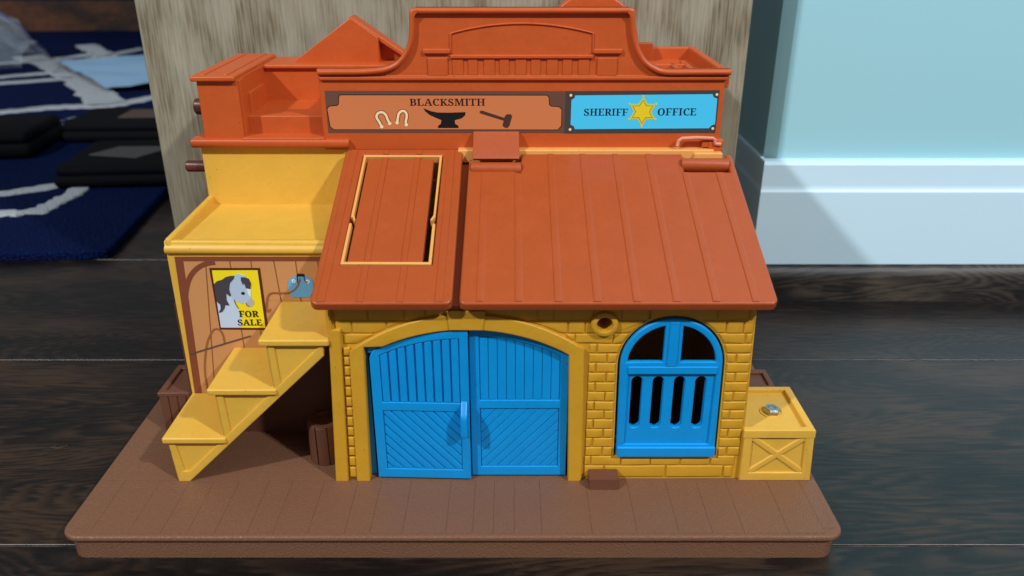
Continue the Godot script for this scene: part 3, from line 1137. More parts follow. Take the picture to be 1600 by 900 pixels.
func stairs(t: Node3D) -> void:
	var s := Node3D.new()
	s.name = "staircase"
	s.set_meta("label", "yellow staircase of three steps")
	t.add_child(s, true)
	var z := -0.0400
	var body := P([-0.1706, B - 0.0002, -0.1648, B - 0.0002, -0.0895, 0.0840, -0.0895, 0.0915, -0.1165, 0.0915, -0.1165, 0.0645, -0.1447, 0.0645, -0.1447, 0.0365, -0.1722, 0.0365])
	part("stringer", Shape.new().prism([body], z - 0.0032, z - 0.0010, 0.0003, 0.0, 1), M.yellow, s)
	# slanting edge and the posts under each step stand proud
	var edge := P([-0.1706, B - 0.0002, -0.1646, B - 0.0002, -0.0893, 0.0838, -0.0893, 0.0905, -0.0950, 0.0850, -0.1640, 0.0170, -0.1680, 0.0170])
	part("sloping_edge", Shape.new().prism([edge], z - 0.0016, z, 0.0005, 0.0, 2), M.yellow, s)
	part("post", Shape.new().prism([P([-0.1722, 0.0362, -0.1706, B + 0.0004, -0.1662, B + 0.0020, -0.1690, 0.0362])], z - 0.0018, z - 0.0002, 0.0005, 0.0, 2), M.yellow, s)
	part("post", Shape.new().prism([P([-0.1442, 0.0640, -0.1432, 0.0355, -0.1398, 0.0385, -0.1408, 0.0640])], z - 0.0018, z - 0.0002, 0.0005, 0.0, 2), M.yellow, s)
	part("post", Shape.new().prism([P([-0.1160, 0.0905, -0.1150, 0.0635, -0.1118, 0.0665, -0.1127, 0.0905])], z - 0.0018, z - 0.0002, 0.0005, 0.0, 2), M.yellow, s)
	part("foot", Shape.new().box(V(-0.1706, B - 0.0002, -0.0800), V(-0.1660, B + 0.0260, z - 0.0028), 0.0004, 1), M.yellow, s)
	for q in [[-0.1744, -0.1425, 0.0378], [-0.1478, -0.1140, 0.0659], [-0.1196, -0.0862, 0.0928]]:
		part("tread", Shape.new().box(V(q[0], q[2] - 0.0034, -0.0823), V(q[1], q[2], z + 0.0012), 0.0009, 2), M.yellow, s)
	part("riser", Shape.new().box(V(-0.1447, 0.0362, -0.0822), V(-0.1425, 0.0640, z - 0.0032), 0.0003, 1), M.yellow, s)
	part("riser", Shape.new().box(V(-0.1165, 0.0640, -0.0822), V(-0.1143, 0.0910, z - 0.0032), 0.0003, 1), M.yellow, s)


func upper_storey(t: Node3D) -> void:
	var O: Material = M.orange
	# body behind
	part("storey_shell", Shape.new().box(V(-0.1040, 0.1580, -0.2280), V(0.1130, 0.1880, -0.1500), 0.0005, 1), O, t)
	var f := part("sign_wall", Shape.new().box(V(-0.1042, 0.1560, -0.1510), V(0.1150, 0.1975, -0.1460), 0.0006, 2), O, t)
	# bottom ledge
	part("ledge", Shape.new().along_x([Vector2(-0.1510, 0.1578), Vector2(-0.1440, 0.1578), Vector2(-0.1428, 0.1590), Vector2(-0.1425, 0.1612), Vector2(-0.1432, 0.1622), Vector2(-0.1510, 0.1628)], -0.1775, -0.0900, 0.0008, 2), O, t)
	part("ledge", Shape.new().box(V(-0.1775, 0.1580, -0.2280), V(-0.1690, 0.1622, -0.1500), 0.0008, 2), O, t)
	part("ledge", Shape.new().box(V(0.1050, 0.1580, -0.1500), V(0.1168, 0.1625, -0.1432), 0.0008, 2), O, t)
	# left tower
	part("tower", Shape.new().box(V(-0.1702, 0.1615, -0.2270), V(-0.1482, 0.1945, -0.1462), 0.0006, 2), O, t)
	part("tower_cornice", Shape.new().box(V(-0.1728, 0.1938, -0.2285), V(-0.1486, 0.1966, -0.1436), 0.0009, 2), O, t)
	for x in [-0.1668, -0.1545]:
		part("cornice_rib", Shape.new().box(V(x - 0.0011, 0.1960, -0.2260), V(x + 0.0011, 0.1972, -0.1470), 0.0005, 2), O, t)
	part("tower_pilaster", Shape.new().box(V(-0.1492, 0.1618, -0.1540), V(-0.1472, 0.1940, -0.1478), 0.0006, 2), O, t)
	part("tower_pilaster", Shape.new().box(V(-0.1492, 0.1618, -0.1900), V(-0.1465, 0.1850, -0.1620), 0.0006, 2), O, t)
	# recess with two steps beside the tower
	part("recess_step", Shape.new().box(V(-0.1485, 0.1600, -0.1560), V(-0.1035, 0.1634, -0.1438), 0.0006, 2), O, t)
	part("recess_step", Shape.new().box(V(-0.1485, 0.1600, -0.2020), V(-0.1035, 0.1733, -0.1545), 0.0008, 2), O, t)
	part("recess_back", Shape.new().box(V(-0.1490, 0.1620, -0.2280), V(-0.0500, 0.1928, -0.1985), 0.0006, 2), O, t)
	part("recess_rim", Shape.new().box(V(-0.1490, 0.1922, -0.2285), V(-0.0500, 0.1946, -0.1962), 0.0009, 2), O, t)
	# gable behind
	var gz := -0.2050
	var g := part("gable", Shape.new().prism([P([-0.1345, 0.1930, -0.0958, 0.2205, -0.0800, 0.2090, -0.0800, 0.1930])], gz - 0.012, gz, 0.0008, 0.0, 2), O, t, "orange triangular gable behind the left step")
	part("gable_back", Shape.new().prism([P([-0.1345, 0.1930, -0.0958, 0.2205, -0.0560, 0.1925])], gz - 0.018, gz - 0.0085, 0.0008, 0.0, 2), O, g)
	part("gable_cap", Shape.new().prism([P([-0.0958, 0.2209, -0.0975, 0.2196, -0.0800, 0.2068, -0.0560, 0.1912, -0.0545, 0.1930])], gz - 0.0125, gz - 0.0018, 0.0006, 0.0, 2), O, g)
	# false front: the panel and its moulded top edge
	var topline := smooth(P([-0.1042, 0.2003, -0.0920, 0.2003, -0.0813, 0.2004, -0.0700, 0.2012, -0.0624, 0.2038, -0.0575, 0.2090, -0.0548, 0.2147, -0.0538, 0.2211, -0.0535, 0.2275]), 4)
	topline.append_array(P([-0.0533, 0.2298, -0.0522, 0.2310, -0.0503, 0.2315, 0.0612, 0.2315, 0.0630, 0.2310, 0.0640, 0.2298]))
	topline.append_array(smooth(P([0.0641, 0.2275, 0.0650, 0.2200, 0.0670, 0.2124, 0.0708, 0.2060, 0.0760, 0.2022, 0.0822, 0.2003, 0.0950, 0.2002, 0.1172, 0.2002]), 4))
	var panel := topline.duplicate()
	panel.append_array(P([0.1150, 0.1950, -0.1042, 0.1950]))
	part("parapet", Shape.new().prism([panel], -0.1495, -0.1455, 0.0004, 0.0004, 1), O, t, "orange curved false front above the signs")
	var par: Node = t.get_child(t.get_child_count() - 1)
	var under := Shape.inset(_ccw(Shape.clean(panel)), 0.0029)
	# the band between the outline and the same line moved inwards
	var band := PackedVector2Array(topline)
	var inner := PackedVector2Array()
	for q in ribbon(topline, 0.0058).slice(topline.size()):
		inner.append(q)
	var back := ribbon(topline, 0.0058)
	var a := back.slice(0, topline.size())
	var side := a if a[topline.size() / 2].y < topline[topline.size() / 2].y else back.slice(topline.size())
	if side[0].distance_to(topline[0]) < side[0].distance_to(topline[topline.size() - 1]):
		side.reverse()
	band.append_array(side)
	part("top_moulding", Shape.new().prism([band], -0.1500, -0.1428, 0.0013, 0.0006, 3), O, par, "", 60.0)
	part("cornice_bar", Shape.new().box(V(-0.1036, 0.1943, -0.1470), V(0.1158, 0.1966, -0.1444), 0.0008, 2), O, par)
	part("base_rail", Shape.new().box(V(-0.0680, 0.1960, -0.1460), V(0.0710, 0.1971, -0.1447), 0.0004, 2), O, par)
	var z := -0.1456
	part("rail", Shape.new().box(V(-0.0329, 0.2058, z), V(0.0432, 0.2078, z + 0.0016), 0.0006, 2), O, par)
	part("capital", Shape.new().box(V(-0.0472, 0.2083, z), V(-0.0328, 0.2108, z + 0.0018), 0.0006, 2), O, par)
	part("capital", Shape.new().box(V(0.0430, 0.2083, z), V(0.0584, 0.2108, z + 0.0018), 0.0006, 2), O, par)
	part("pedestal", Shape.new().box(V(-0.0449, 0.1968, z), V(-0.0343, 0.2062, z + 0.0010), 0.0005, 2), O, par)
	part("pedestal", Shape.new().box(V(0.0454, 0.1968, z), V(0.0560, 0.2062, z + 0.0010), 0.0005, 2), O, par)
	for k in 9:
		var x := -0.0318 + k * 0.0084
		part("baluster", Shape.new().box(V(x, 0.1970, z - 0.0005), V(x + (0.0058 if k % 2 == 0 else 0.0050), 0.2058, z + 0.0007), 0.0004, 2), O, par)
	var arch := P([-0.0326, 0.2086, -0.0324, 0.2184])
	arch.append_array(arc3(Vector2(-0.0322, 0.2186), Vector2(0.0054, 0.2236), Vector2(0.0427, 0.2186), 20))
	arch.append_array(P([0.0430, 0.2086]))
	part("arch_moulding", Shape.new().prism([ribbon(arch, 0.0010)], z, z + 0.0008, 0.0004, 0.0, 2), O, par)
	# round crest at the back
	var disc := arc3(Vector2(0.0200, 0.2050), Vector2(0.0487, 0.2332), Vector2(0.0774, 0.2050), 28)
	part("crest", Shape.new().prism([disc], -0.2285, -0.2180, 0.0010, 0.0, 2), O, t, "round orange crest at the back")
	# open tray right of the false front
	part("tray_rim", Shape.new().box(V(0.1128, 0.1900, -0.2420), V(0.1174, 0.1992, -0.1470), 0.0010, 2), O, t)
	part("tray_rim", Shape.new().box(V(0.0550, 0.1900, -0.2425), V(0.1160, 0.1990, -0.2380), 0.0010, 2), O, t)
	part("tray_rim", Shape.new().box(V(0.0700, 0.1900, -0.2400), V(0.0900, 0.2020, -0.2360), 0.0010, 2), O, t)
	part("tray_floor", Shape.new().box(V(0.0500, 0.1580, -0.2400), V(0.1135, 0.1915, -0.1495), 0.0003, 1), O, t)
	part("tray_rib", Shape.new().box(V(0.0860, 0.1910, -0.2080), V(0.1060, 0.1935, -0.2050), 0.0005, 2), O, t)
	part("tray_rib", Shape.new().box(V(0.0960, 0.1910, -0.2100), V(0.0990, 0.1935, -0.1880), 0.0005, 2), O, t)
	part("tray_rib", Shape.new().box(V(0.1040, 0.1910, -0.2200), V(0.1075, 0.1935, -0.1700), 0.0005, 2), O, t)
	# worn clip at the lower right of the sign wall
	var c := part("clip", Shape.new().tube([V(0.0910, 0.1592, -0.1420), V(0.0918, 0.1622, -0.1424), V(0.0935, 0.1634, -0.1425), V(0.1020, 0.1638, -0.1425), V(0.1105, 0.1634, -0.1425), V(0.1116, 0.1625, -0.1424), V(0.1120, 0.1606, -0.1422), V(0.1150, 0.1600, -0.1422)], 0.0011, 8), M.worn, t, "worn pale clip under the blue sign")
	part("clip_end", Shape.new().box(V(0.1085, 0.1560, -0.1470), V(0.1162, 0.1615, -0.1425), 0.0008, 2), O, t)


func print_on(called: String, poly: PackedVector2Array, z: float, mat: Material, parent: Node, layer := 1) -> void:
	part(called, Shape.new().prism([poly], z, z + 0.00004 + 0.00005 * layer), mat, parent)


func signs(t: Node3D) -> void:
	var z := -0.1460
	var s := part("blacksmith_sign", Shape.new().prism([P([-0.1013, 0.1658, 0.0288, 0.1658, 0.0290, 0.1885, -0.1013, 0.1887])], z, z + 0.0002), M.print_border, t, "brown and orange sign that reads BLACKSMITH")
	z += 0.00021
	var p := P([-0.0938, 0.1854, -0.0929, 0.1863, 0.0190, 0.1861, 0.0199, 0.1850, 0.0202, 0.1811, 0.0213, 0.1802, 0.0256, 0.1799, 0.0270, 0.1785, 0.0270, 0.1697, 0.0251, 0.1676, -0.0980, 0.1677, -0.0999, 0.1692, -0.1007, 0.1789, -0.0995, 0.1802, -0.0951, 0.1806, -0.0942, 0.1815])
	print_on("shadow_line", Shape.inset(_ccw(p), -0.0004), z - 0.0001, M.print_iron, s)
	print_on("field", p, z, M.print_orange, s)
	z += 0.0001
	print_on("anvil", P([-0.0483, 0.1793, -0.0442, 0.1777, -0.0408, 0.1770, -0.0346, 0.1769, -0.0254, 0.1772, -0.0257, 0.1754, -0.0277, 0.1738, -0.0314, 0.1728, -0.0313, 0.1708, -0.0296, 0.1698, -0.0294, 0.1685, -0.0408, 0.1685, -0.0406, 0.1697, -0.0391, 0.1708, -0.0387, 0.1729, -0.0417, 0.1741, -0.0452, 0.1758, -0.0473, 0.1776]), z, M.print_black, s)
	print_on("hammer_shaft", P([-0.0178, 0.1773, -0.0171, 0.1780, -0.0163, 0.1780, -0.0040, 0.1740, -0.0044, 0.1725, -0.0172, 0.1765]), z, M.print_iron, s)
	print_on("hammer_head", P([-0.0027, 0.1761, -0.0007, 0.1760, 0.0001, 0.1750, -0.0014, 0.1699, -0.0025, 0.1685, -0.0042, 0.1688, -0.0052, 0.1699, -0.0039, 0.1750]), z, M.print_iron, s, 2)
	for h in [P([-0.0717, 0.1692, -0.0729, 0.1719, -0.0741, 0.1741, -0.0739, 0.1758, -0.0724, 0.1770, -0.0705, 0.1770, -0.0690, 0.1756, -0.0683, 0.1735, -0.0672, 0.1710]), P([-0.0631, 0.1714, -0.0625, 0.1741, -0.0619, 0.1763, -0.0604, 0.1777, -0.0588, 0.1777, -0.0577, 0.1763, -0.0577, 0.1744, -0.0583, 0.1719, -0.0581, 0.1703])]:
		var line := smooth(h, 4)
		print_on("horseshoe_outline", ribbon(line, 0.0020), z, M.print_iron, s)
		print_on("horseshoe", ribbon(line, 0.0013), z, M.print_cream, s, 2)
		for e in [h[0], h[h.size() - 1]]:
			var dot := PackedVector2Array()
			for i in 10:
				dot.append(e + Vector2(0.0010, 0).rotated(TAU * i / 10.0))
			print_on("horseshoe_heel", dot, z, M.print_cream, s, 3)
	lettering("BLACKSMITH", Vector2(-0.0557, 0.1806), Vector2(-0.0146, 0.1845), z, M.print_maroon, s)

	z = -0.1460
	var q := part("sheriff_sign", Shape.new().prism([P([0.0288, 0.1655, 0.1122, 0.1657, 0.1123, 0.1890, 0.0290, 0.1885])], z, z + 0.0002), M.print_dark, t, "blue sign that reads SHERIFF OFFICE")
	z += 0.00021
	print_on("field", P([0.0343, 0.1862, 0.1087, 0.1869, 0.1093, 0.1853, 0.1114, 0.1844, 0.1116, 0.1705, 0.1098, 0.1699, 0.1084, 0.1683, 0.0346, 0.1678, 0.0340, 0.1694, 0.0322, 0.1703, 0.0323, 0.1838, 0.0339, 0.1848]), z, M.print_sky, q)
	for c in [Vector2(0.0319, 0.1863), Vector2(0.1110, 0.1867), Vector2(0.0320, 0.1676), Vector2(0.1106, 0.1682)]:
		var dot := PackedVector2Array()
		for i in 10:
			dot.append(c + Vector2(0.00075, 0).rotated(TAU * i / 10.0))
		print_on("nail_head", dot, z, M.print_cream, q)
	z += 0.0001
	var star := PackedVector2Array()
	var line := PackedVector2Array()
	var heart := PackedVector2Array()
	for i in 12:
		var a := TAU * i / 12.0 + PI / 2
		var e := Vector2(cos(a), sin(a))
		star.append(Vector2(0.0713, 0.1774) + e * (0.0082 if i % 2 == 0 else 0.0049))
		line.append(Vector2(0.0713, 0.1774) + e * (0.0065 if i % 2 == 0 else 0.0039))
		heart.append(Vector2(0.0713, 0.1774) + e * (0.0060 if i % 2 == 0 else 0.0035))
		if i % 2 == 0:
			var dot := PackedVector2Array()
			for k in 10:
				dot.append(Vector2(0.0713, 0.1774) + e * 0.0083 + Vector2(0.0007, 0).rotated(TAU * k / 10.0))
			print_on("star_tip", dot, z, M.print_gold_edge, q, 2)
	print_on("star", star, z, M.print_gold_edge, q)
	print_on("star_line", line, z, M.print_gold_line, q, 2)
	print_on("star_heart", heart, z, M.print_gold, q, 3)
	lettering("SHERIFF", Vector2(0.0393, 0.1752), Vector2(0.0632, 0.1791), z, M.print_navy, q)
	lettering("OFFICE", Vector2(0.0796, 0.1753), Vector2(0.1006, 0.1793), z, M.print_navy, q)

	# the printed sheet on the stable wall
	z = -0.0822
	var st := part("stable_sticker", Shape.new().prism([P([-0.1728, 0.0376, -0.1480, 0.0376, -0.1180, 0.0655, -0.0890, 0.0900, -0.0870, 0.0900, -0.0870, 0.1178, -0.1704, 0.1178])], z, z + 0.00015), M.print_tan, t, "printed wooden stable wall with a horse poster")
	z += 0.00016
	print_on("beam", P([-0.1728, 0.0376, -0.1690, 0.0376, -0.1664, 0.1153, -0.0870, 0.1153, -0.0870, 0.1178, -0.1704, 0.1178]), z, M.print_brown, st)
	for l in [[-0.1551, 0.1155, -0.1618, 0.0376], [-0.1429, 0.1155, -0.1420, 0.0590], [-0.1322, 0.1155, -0.1322, 0.0700], [-0.1206, 0.1155, -0.1192, 0.0895], [-0.1096, 0.1155, -0.1090, 0.0895], [-0.0985, 0.1155, -0.0975, 0.0895]]:
		print_on("plank_line", ribbon(P(l), 0.0005), z, M.print_line, st)
	print_on("brace", ribbon(smooth(P([-0.1690, 0.0920, -0.1677, 0.0985, -0.1650, 0.1055, -0.1610, 0.1105, -0.1560, 0.1136, -0.1505, 0.1147])), 0.0026), z, M.print_brown, st, 2)
	print_on("wall_rail", P([-0.126, 0.0935, -0.0870, 0.0935, -0.0870, 0.0950, -0.126, 0.0950]), z, M.print_tan, st)
	# horse poster
	print_on("poster_frame", P([-0.1538, 0.1116, -0.1280, 0.1116, -0.1280, 0.0763, -0.1535, 0.0766]), z, M.print_frame, st, 2)
	z += 0.00014
	print_on("poster", P([-0.1526, 0.1103, -0.1294, 0.1104, -0.1294, 0.0776, -0.1527, 0.0778]), z, M.print_yellow, st)
	z += 0.0001
	print_on("horse_neck", P([-0.1527, 0.0778, -0.1526, 0.0960, -0.1480, 0.1000, -0.1440, 0.0985, -0.1436, 0.0938, -0.1427, 0.0906, -0.1418, 0.0873, -0.1408, 0.0840, -0.1416, 0.0807, -0.1424, 0.0778]), z, M.print_neck, st)
	print_on("horse_head", blob(P([-0.1414, 0.1073, -0.1398, 0.1086, -0.1379, 0.1079, -0.1362, 0.1076, -0.1357, 0.1066, -0.1353, 0.1009, -0.1340, 0.0999, -0.1346, 0.0951, -0.1334, 0.0932, -0.1339, 0.0912, -0.1356, 0.0899, -0.1373, 0.0902, -0.1382, 0.0919, -0.1400, 0.0920, -0.1436, 0.0938, -0.1447, 0.0961, -0.1451, 0.0996, -0.1442, 0.1041]), 2), z, M.print_horse, st, 2)
	print_on("horse_muzzle", blob(P([-0.1346, 0.0951, -0.1334, 0.0932, -0.1339, 0.0912, -0.1356, 0.0899, -0.1373, 0.0902, -0.1377, 0.0919, -0.1363, 0.0935]), 2), z, M.print_muzzle, st, 3)
	print_on("horse_blaze", P([-0.1354, 0.1006, -0.1340, 0.0996, -0.1346, 0.0964, -0.1354, 0.0954, -0.1360, 0.0977, -0.1362, 0.0996]), z, M.print_white, st, 4)
	print_on("horse_mane", P([-0.1414, 0.1074, -0.1438, 0.1073, -0.1462, 0.1066, -0.1481, 0.1052, -0.1508, 0.1044, -0.1526, 0.1028, -0.1526, 0.0930, -0.1510, 0.0912, -0.1511, 0.0889, -0.1525, 0.0866, -0.1506, 0.0870, -0.1490, 0.0892, -0.1486, 0.0909, -0.1464, 0.0908, -0.1474, 0.0938, -0.1470, 0.0977, -0.1454, 0.0959, -0.1447, 0.0964, -0.1453, 0.0996, -0.1443, 0.1034, -0.1421, 0.1057]), z, M.print_mane, st, 5)
	print_on("horse_forelock", P([-0.1383, 0.1066, -0.1363, 0.1066, -0.1344, 0.1057, -0.1336, 0.1031, -0.1343, 0.0999, -0.1365, 0.1006, -0.1370, 0.1034, -0.1378, 0.1022, -0.1385, 0.1050]), z, M.print_mane, st, 5)
	var eye := PackedVector2Array()
	for i in 10:
		eye.append(Vector2(-0.1384, 0.0976) + Vector2(0.0010 * cos(TAU * i / 10.0), 0.0008 * sin(TAU * i / 10.0)))
	print_on("horse_eye", eye, z, M.print_black, st, 5)
	print_on("horse_jaw_line", ribbon(smooth(P([-0.1436, 0.0940, -0.1430, 0.0915, -0.1419, 0.0890])), 0.0003), z, M.print_mane, st, 4)
	print_on("horse_mouth", ribbon(smooth(P([-0.1375, 0.0921, -0.1370, 0.0908, -0.1360, 0.0903])), 0.0003), z, M.print_mane, st, 5)
	lettering("FOR", Vector2(-0.1421, 0.0840), Vector2(-0.1319, 0.0876), z + 0.0002, M.print_black, st)
	lettering("SALE", Vector2(-0.1434, 0.0791), Vector2(-0.1309, 0.0826), z + 0.0002, M.print_black, st)
	# satchel, ropes and whip printed on the boards
	z = -0.0822 + 0.00032
	print_on("satchel", blob(P([-0.1149, 0.1009, -0.1142, 0.1047, -0.1122, 0.1066, -0.1095, 0.1071, -0.1061, 0.1071, -0.1038, 0.1066, -0.1022, 0.1050, -0.1020, 0.1009, -0.1037, 0.0964, -0.1055, 0.0954, -0.1131, 0.0954, -0.1144, 0.0977])), z, M.print_satchel, st)
	print_on("satchel_hook", P([-0.1096, 0.1084, -0.1060, 0.1084, -0.1060, 0.1069, -0.1096, 0.1069]), z, M.print_black, st, 2)
	for x in [-0.1096, -0.1060]:
		print_on("satchel_strap", ribbon(smooth(P([x, 0.1075, x, 0.1050, x + (0.0012 if x > -0.107 else 0.0), 0.1034])), 0.0005), z, M.print_black, st, 2)
	for c in [Vector2(-0.1116, 0.1044), Vector2(-0.1045, 0.1042)]:
		for k in 2:
			var ring := PackedVector2Array()
			for i in 10:
				ring.append(c + Vector2(0.0011 if k == 0 else 0.0004, 0).rotated(TAU * i / 10.0))
			print_on("satchel_stud", ring, z, M.print_white if k == 0 else M.print_satchel, st, 2 + k)
	print_on("rope", ribbon(smooth(P([-0.1082, 0.1060, -0.1094, 0.1028, -0.1115, 0.0999, -0.1146, 0.0980, -0.1188, 0.0977, -0.1234, 0.0978, -0.1255, 0.0964, -0.1266, 0.0932, -0.1274, 0.0892, -0.1268, 0.0870, -0.1254, 0.0886])), 0.0008), z, M.print_rope, st, 4)
	print_on("rope", ribbon(smooth(P([-0.1657, 0.0394, -0.1652, 0.0514, -0.1635, 0.0610, -0.1612, 0.0690, -0.1578, 0.0753, -0.1558, 0.0770, -0.1537, 0.0765, -0.1523, 0.0735, -0.1521, 0.0679])), 0.0008), z, M.print_rope, st, 2)
	print_on("whip", ribbon(P([-0.1713, 0.0619, -0.1663, 0.0636, -0.1529, 0.0680, -0.1378, 0.0728]), 0.0007), z, M.print_whip, st, 3)


func crates(t: Node3D) -> void:
	# yellow crate at the right of the brick wall
	var x0 := 0.1155
	var x1 := 0.1524
	var y1 := 0.0415
	var body := Shape.new()
	body.prism([P([x0 + 0.0008, B - 0.0003, x1, B - 0.0003, x1 - 0.0016, y1 - 0.004, x0 + 0.0006, y1 - 0.004])], -0.0825, -0.0418, 0.0006, 0.0, 2)
	var c := part("crate", body, M.yellow, t, "yellow crate with a cross on its front and a screw on top")
	part("rim", Shape.new().along_y([[Vector2(x0, -0.0828), Vector2(x1 - 0.0012, -0.0828), Vector2(x1 - 0.0012, -0.0406), Vector2(x0, -0.0406)], [Vector2(x0 + 0.0015, -0.0795), Vector2(x1 - 0.0052, -0.0795), Vector2(x1 - 0.0052, -0.0442), Vector2(x0 + 0.0015, -0.0442)]], y1 - 0.0045, y1, 0.0007, 0.0, 2), M.yellow, c)
	part("lid", Shape.new().box(V(x0 + 0.001, y1 - 0.006, -0.0800), V(x1 - 0.0045, y1 - 0.0022, -0.0435)), M.yellow, c)
	var zf := -0.0419
	var frame := P([x0 + 0.0008, B - 0.0003, x1 + 0.0003, B - 0.0003, x1 - 0.0013, y1 - 0.0035, x0 + 0.0006, y1 - 0.0035])
	var inner := P([0.1208, 0.0156, 0.1478, 0.0156, 0.1466, 0.0366, 0.1204, 0.0366])
	part("front_frame", Shape.new().prism([frame, inner], zf, zf + 0.0011, 0.0006, 0.0, 2), M.yellow, c)
	for q in [[0.1208, 0.0158, 0.1466, 0.0364], [0.1206, 0.0364, 0.1476, 0.0158]]:
		part("brace", Shape.new().prism([ribbon(P(q), 0.0032)], zf - 0.0002, zf + (0.0008 if q[1] < 0.03 else 0.00076), 0.0006, 0.0, 2), M.yellow, c)
	var s := Shape.new().lathe([Vector2(0.0042, 0.0), Vector2(0.0042, 0.0022), Vector2(0.0035, 0.0030), Vector2(0.0024, 0.0030), Vector2(0.0020, 0.0024), Vector2(0.0, 0.0024)], 6, V(0.1350, y1 - 0.0022, -0.0605))
	part("screw", s, M.steel, c, "steel screw head", 20.0)
	var ring := Shape.new().lathe([Vector2(0.0062, 0.0), Vector2(0.0060, 0.0005), Vector2(0.0052, 0.0005), Vector2(0.0048, -0.0001)], 24, V(0.1350, y1 - 0.0022, -0.0605))
	part("screw_collar", ring, M.yellow, c)
	# brown crates moulded into the plate behind
	for q in [[-0.1945, -0.1745, 0.0360, -0.0850, -0.1165, "brown crate left of the stable wall"], [0.1180, 0.1492, 0.0315, -0.0975, -0.1190, "brown crate behind the yellow crate"]]:
		var k := part("crate", Shape.new().box(V(q[0], B - 0.0005, q[4]), V(q[1], q[2] - 0.0015, q[3] - 0.0006), 0.0006, 2), M.brown_plain, t, q[5])
		part("rim", Shape.new().along_y([[Vector2(q[0] - 0.0004, q[4]), Vector2(q[1], q[4]), Vector2(q[1], q[3]), Vector2(q[0] - 0.0004, q[3])], [Vector2(q[0] + 0.0030, q[4] + 0.004), Vector2(q[1] - 0.0030, q[4] + 0.004), Vector2(q[1] - 0.0030, q[3] - 0.0035), Vector2(q[0] + 0.0030, q[3] - 0.0035)]], q[2] - 0.0022, q[2], 0.0006, 0.0, 2), M.brown_plain, k)
		var n := 4
		for i in n:
			var a := lerpf(q[0], q[1], float(i) / n)
			var b := lerpf(q[0], q[1], float(i + 1) / n)
			part("slat", Shape.new().box(V(a + 0.0003, B, q[3] - 0.0012), V(b - 0.0003, q[2] - 0.0020, q[3] - 0.0001), 0.0003, 1), M.brown_plain, k)


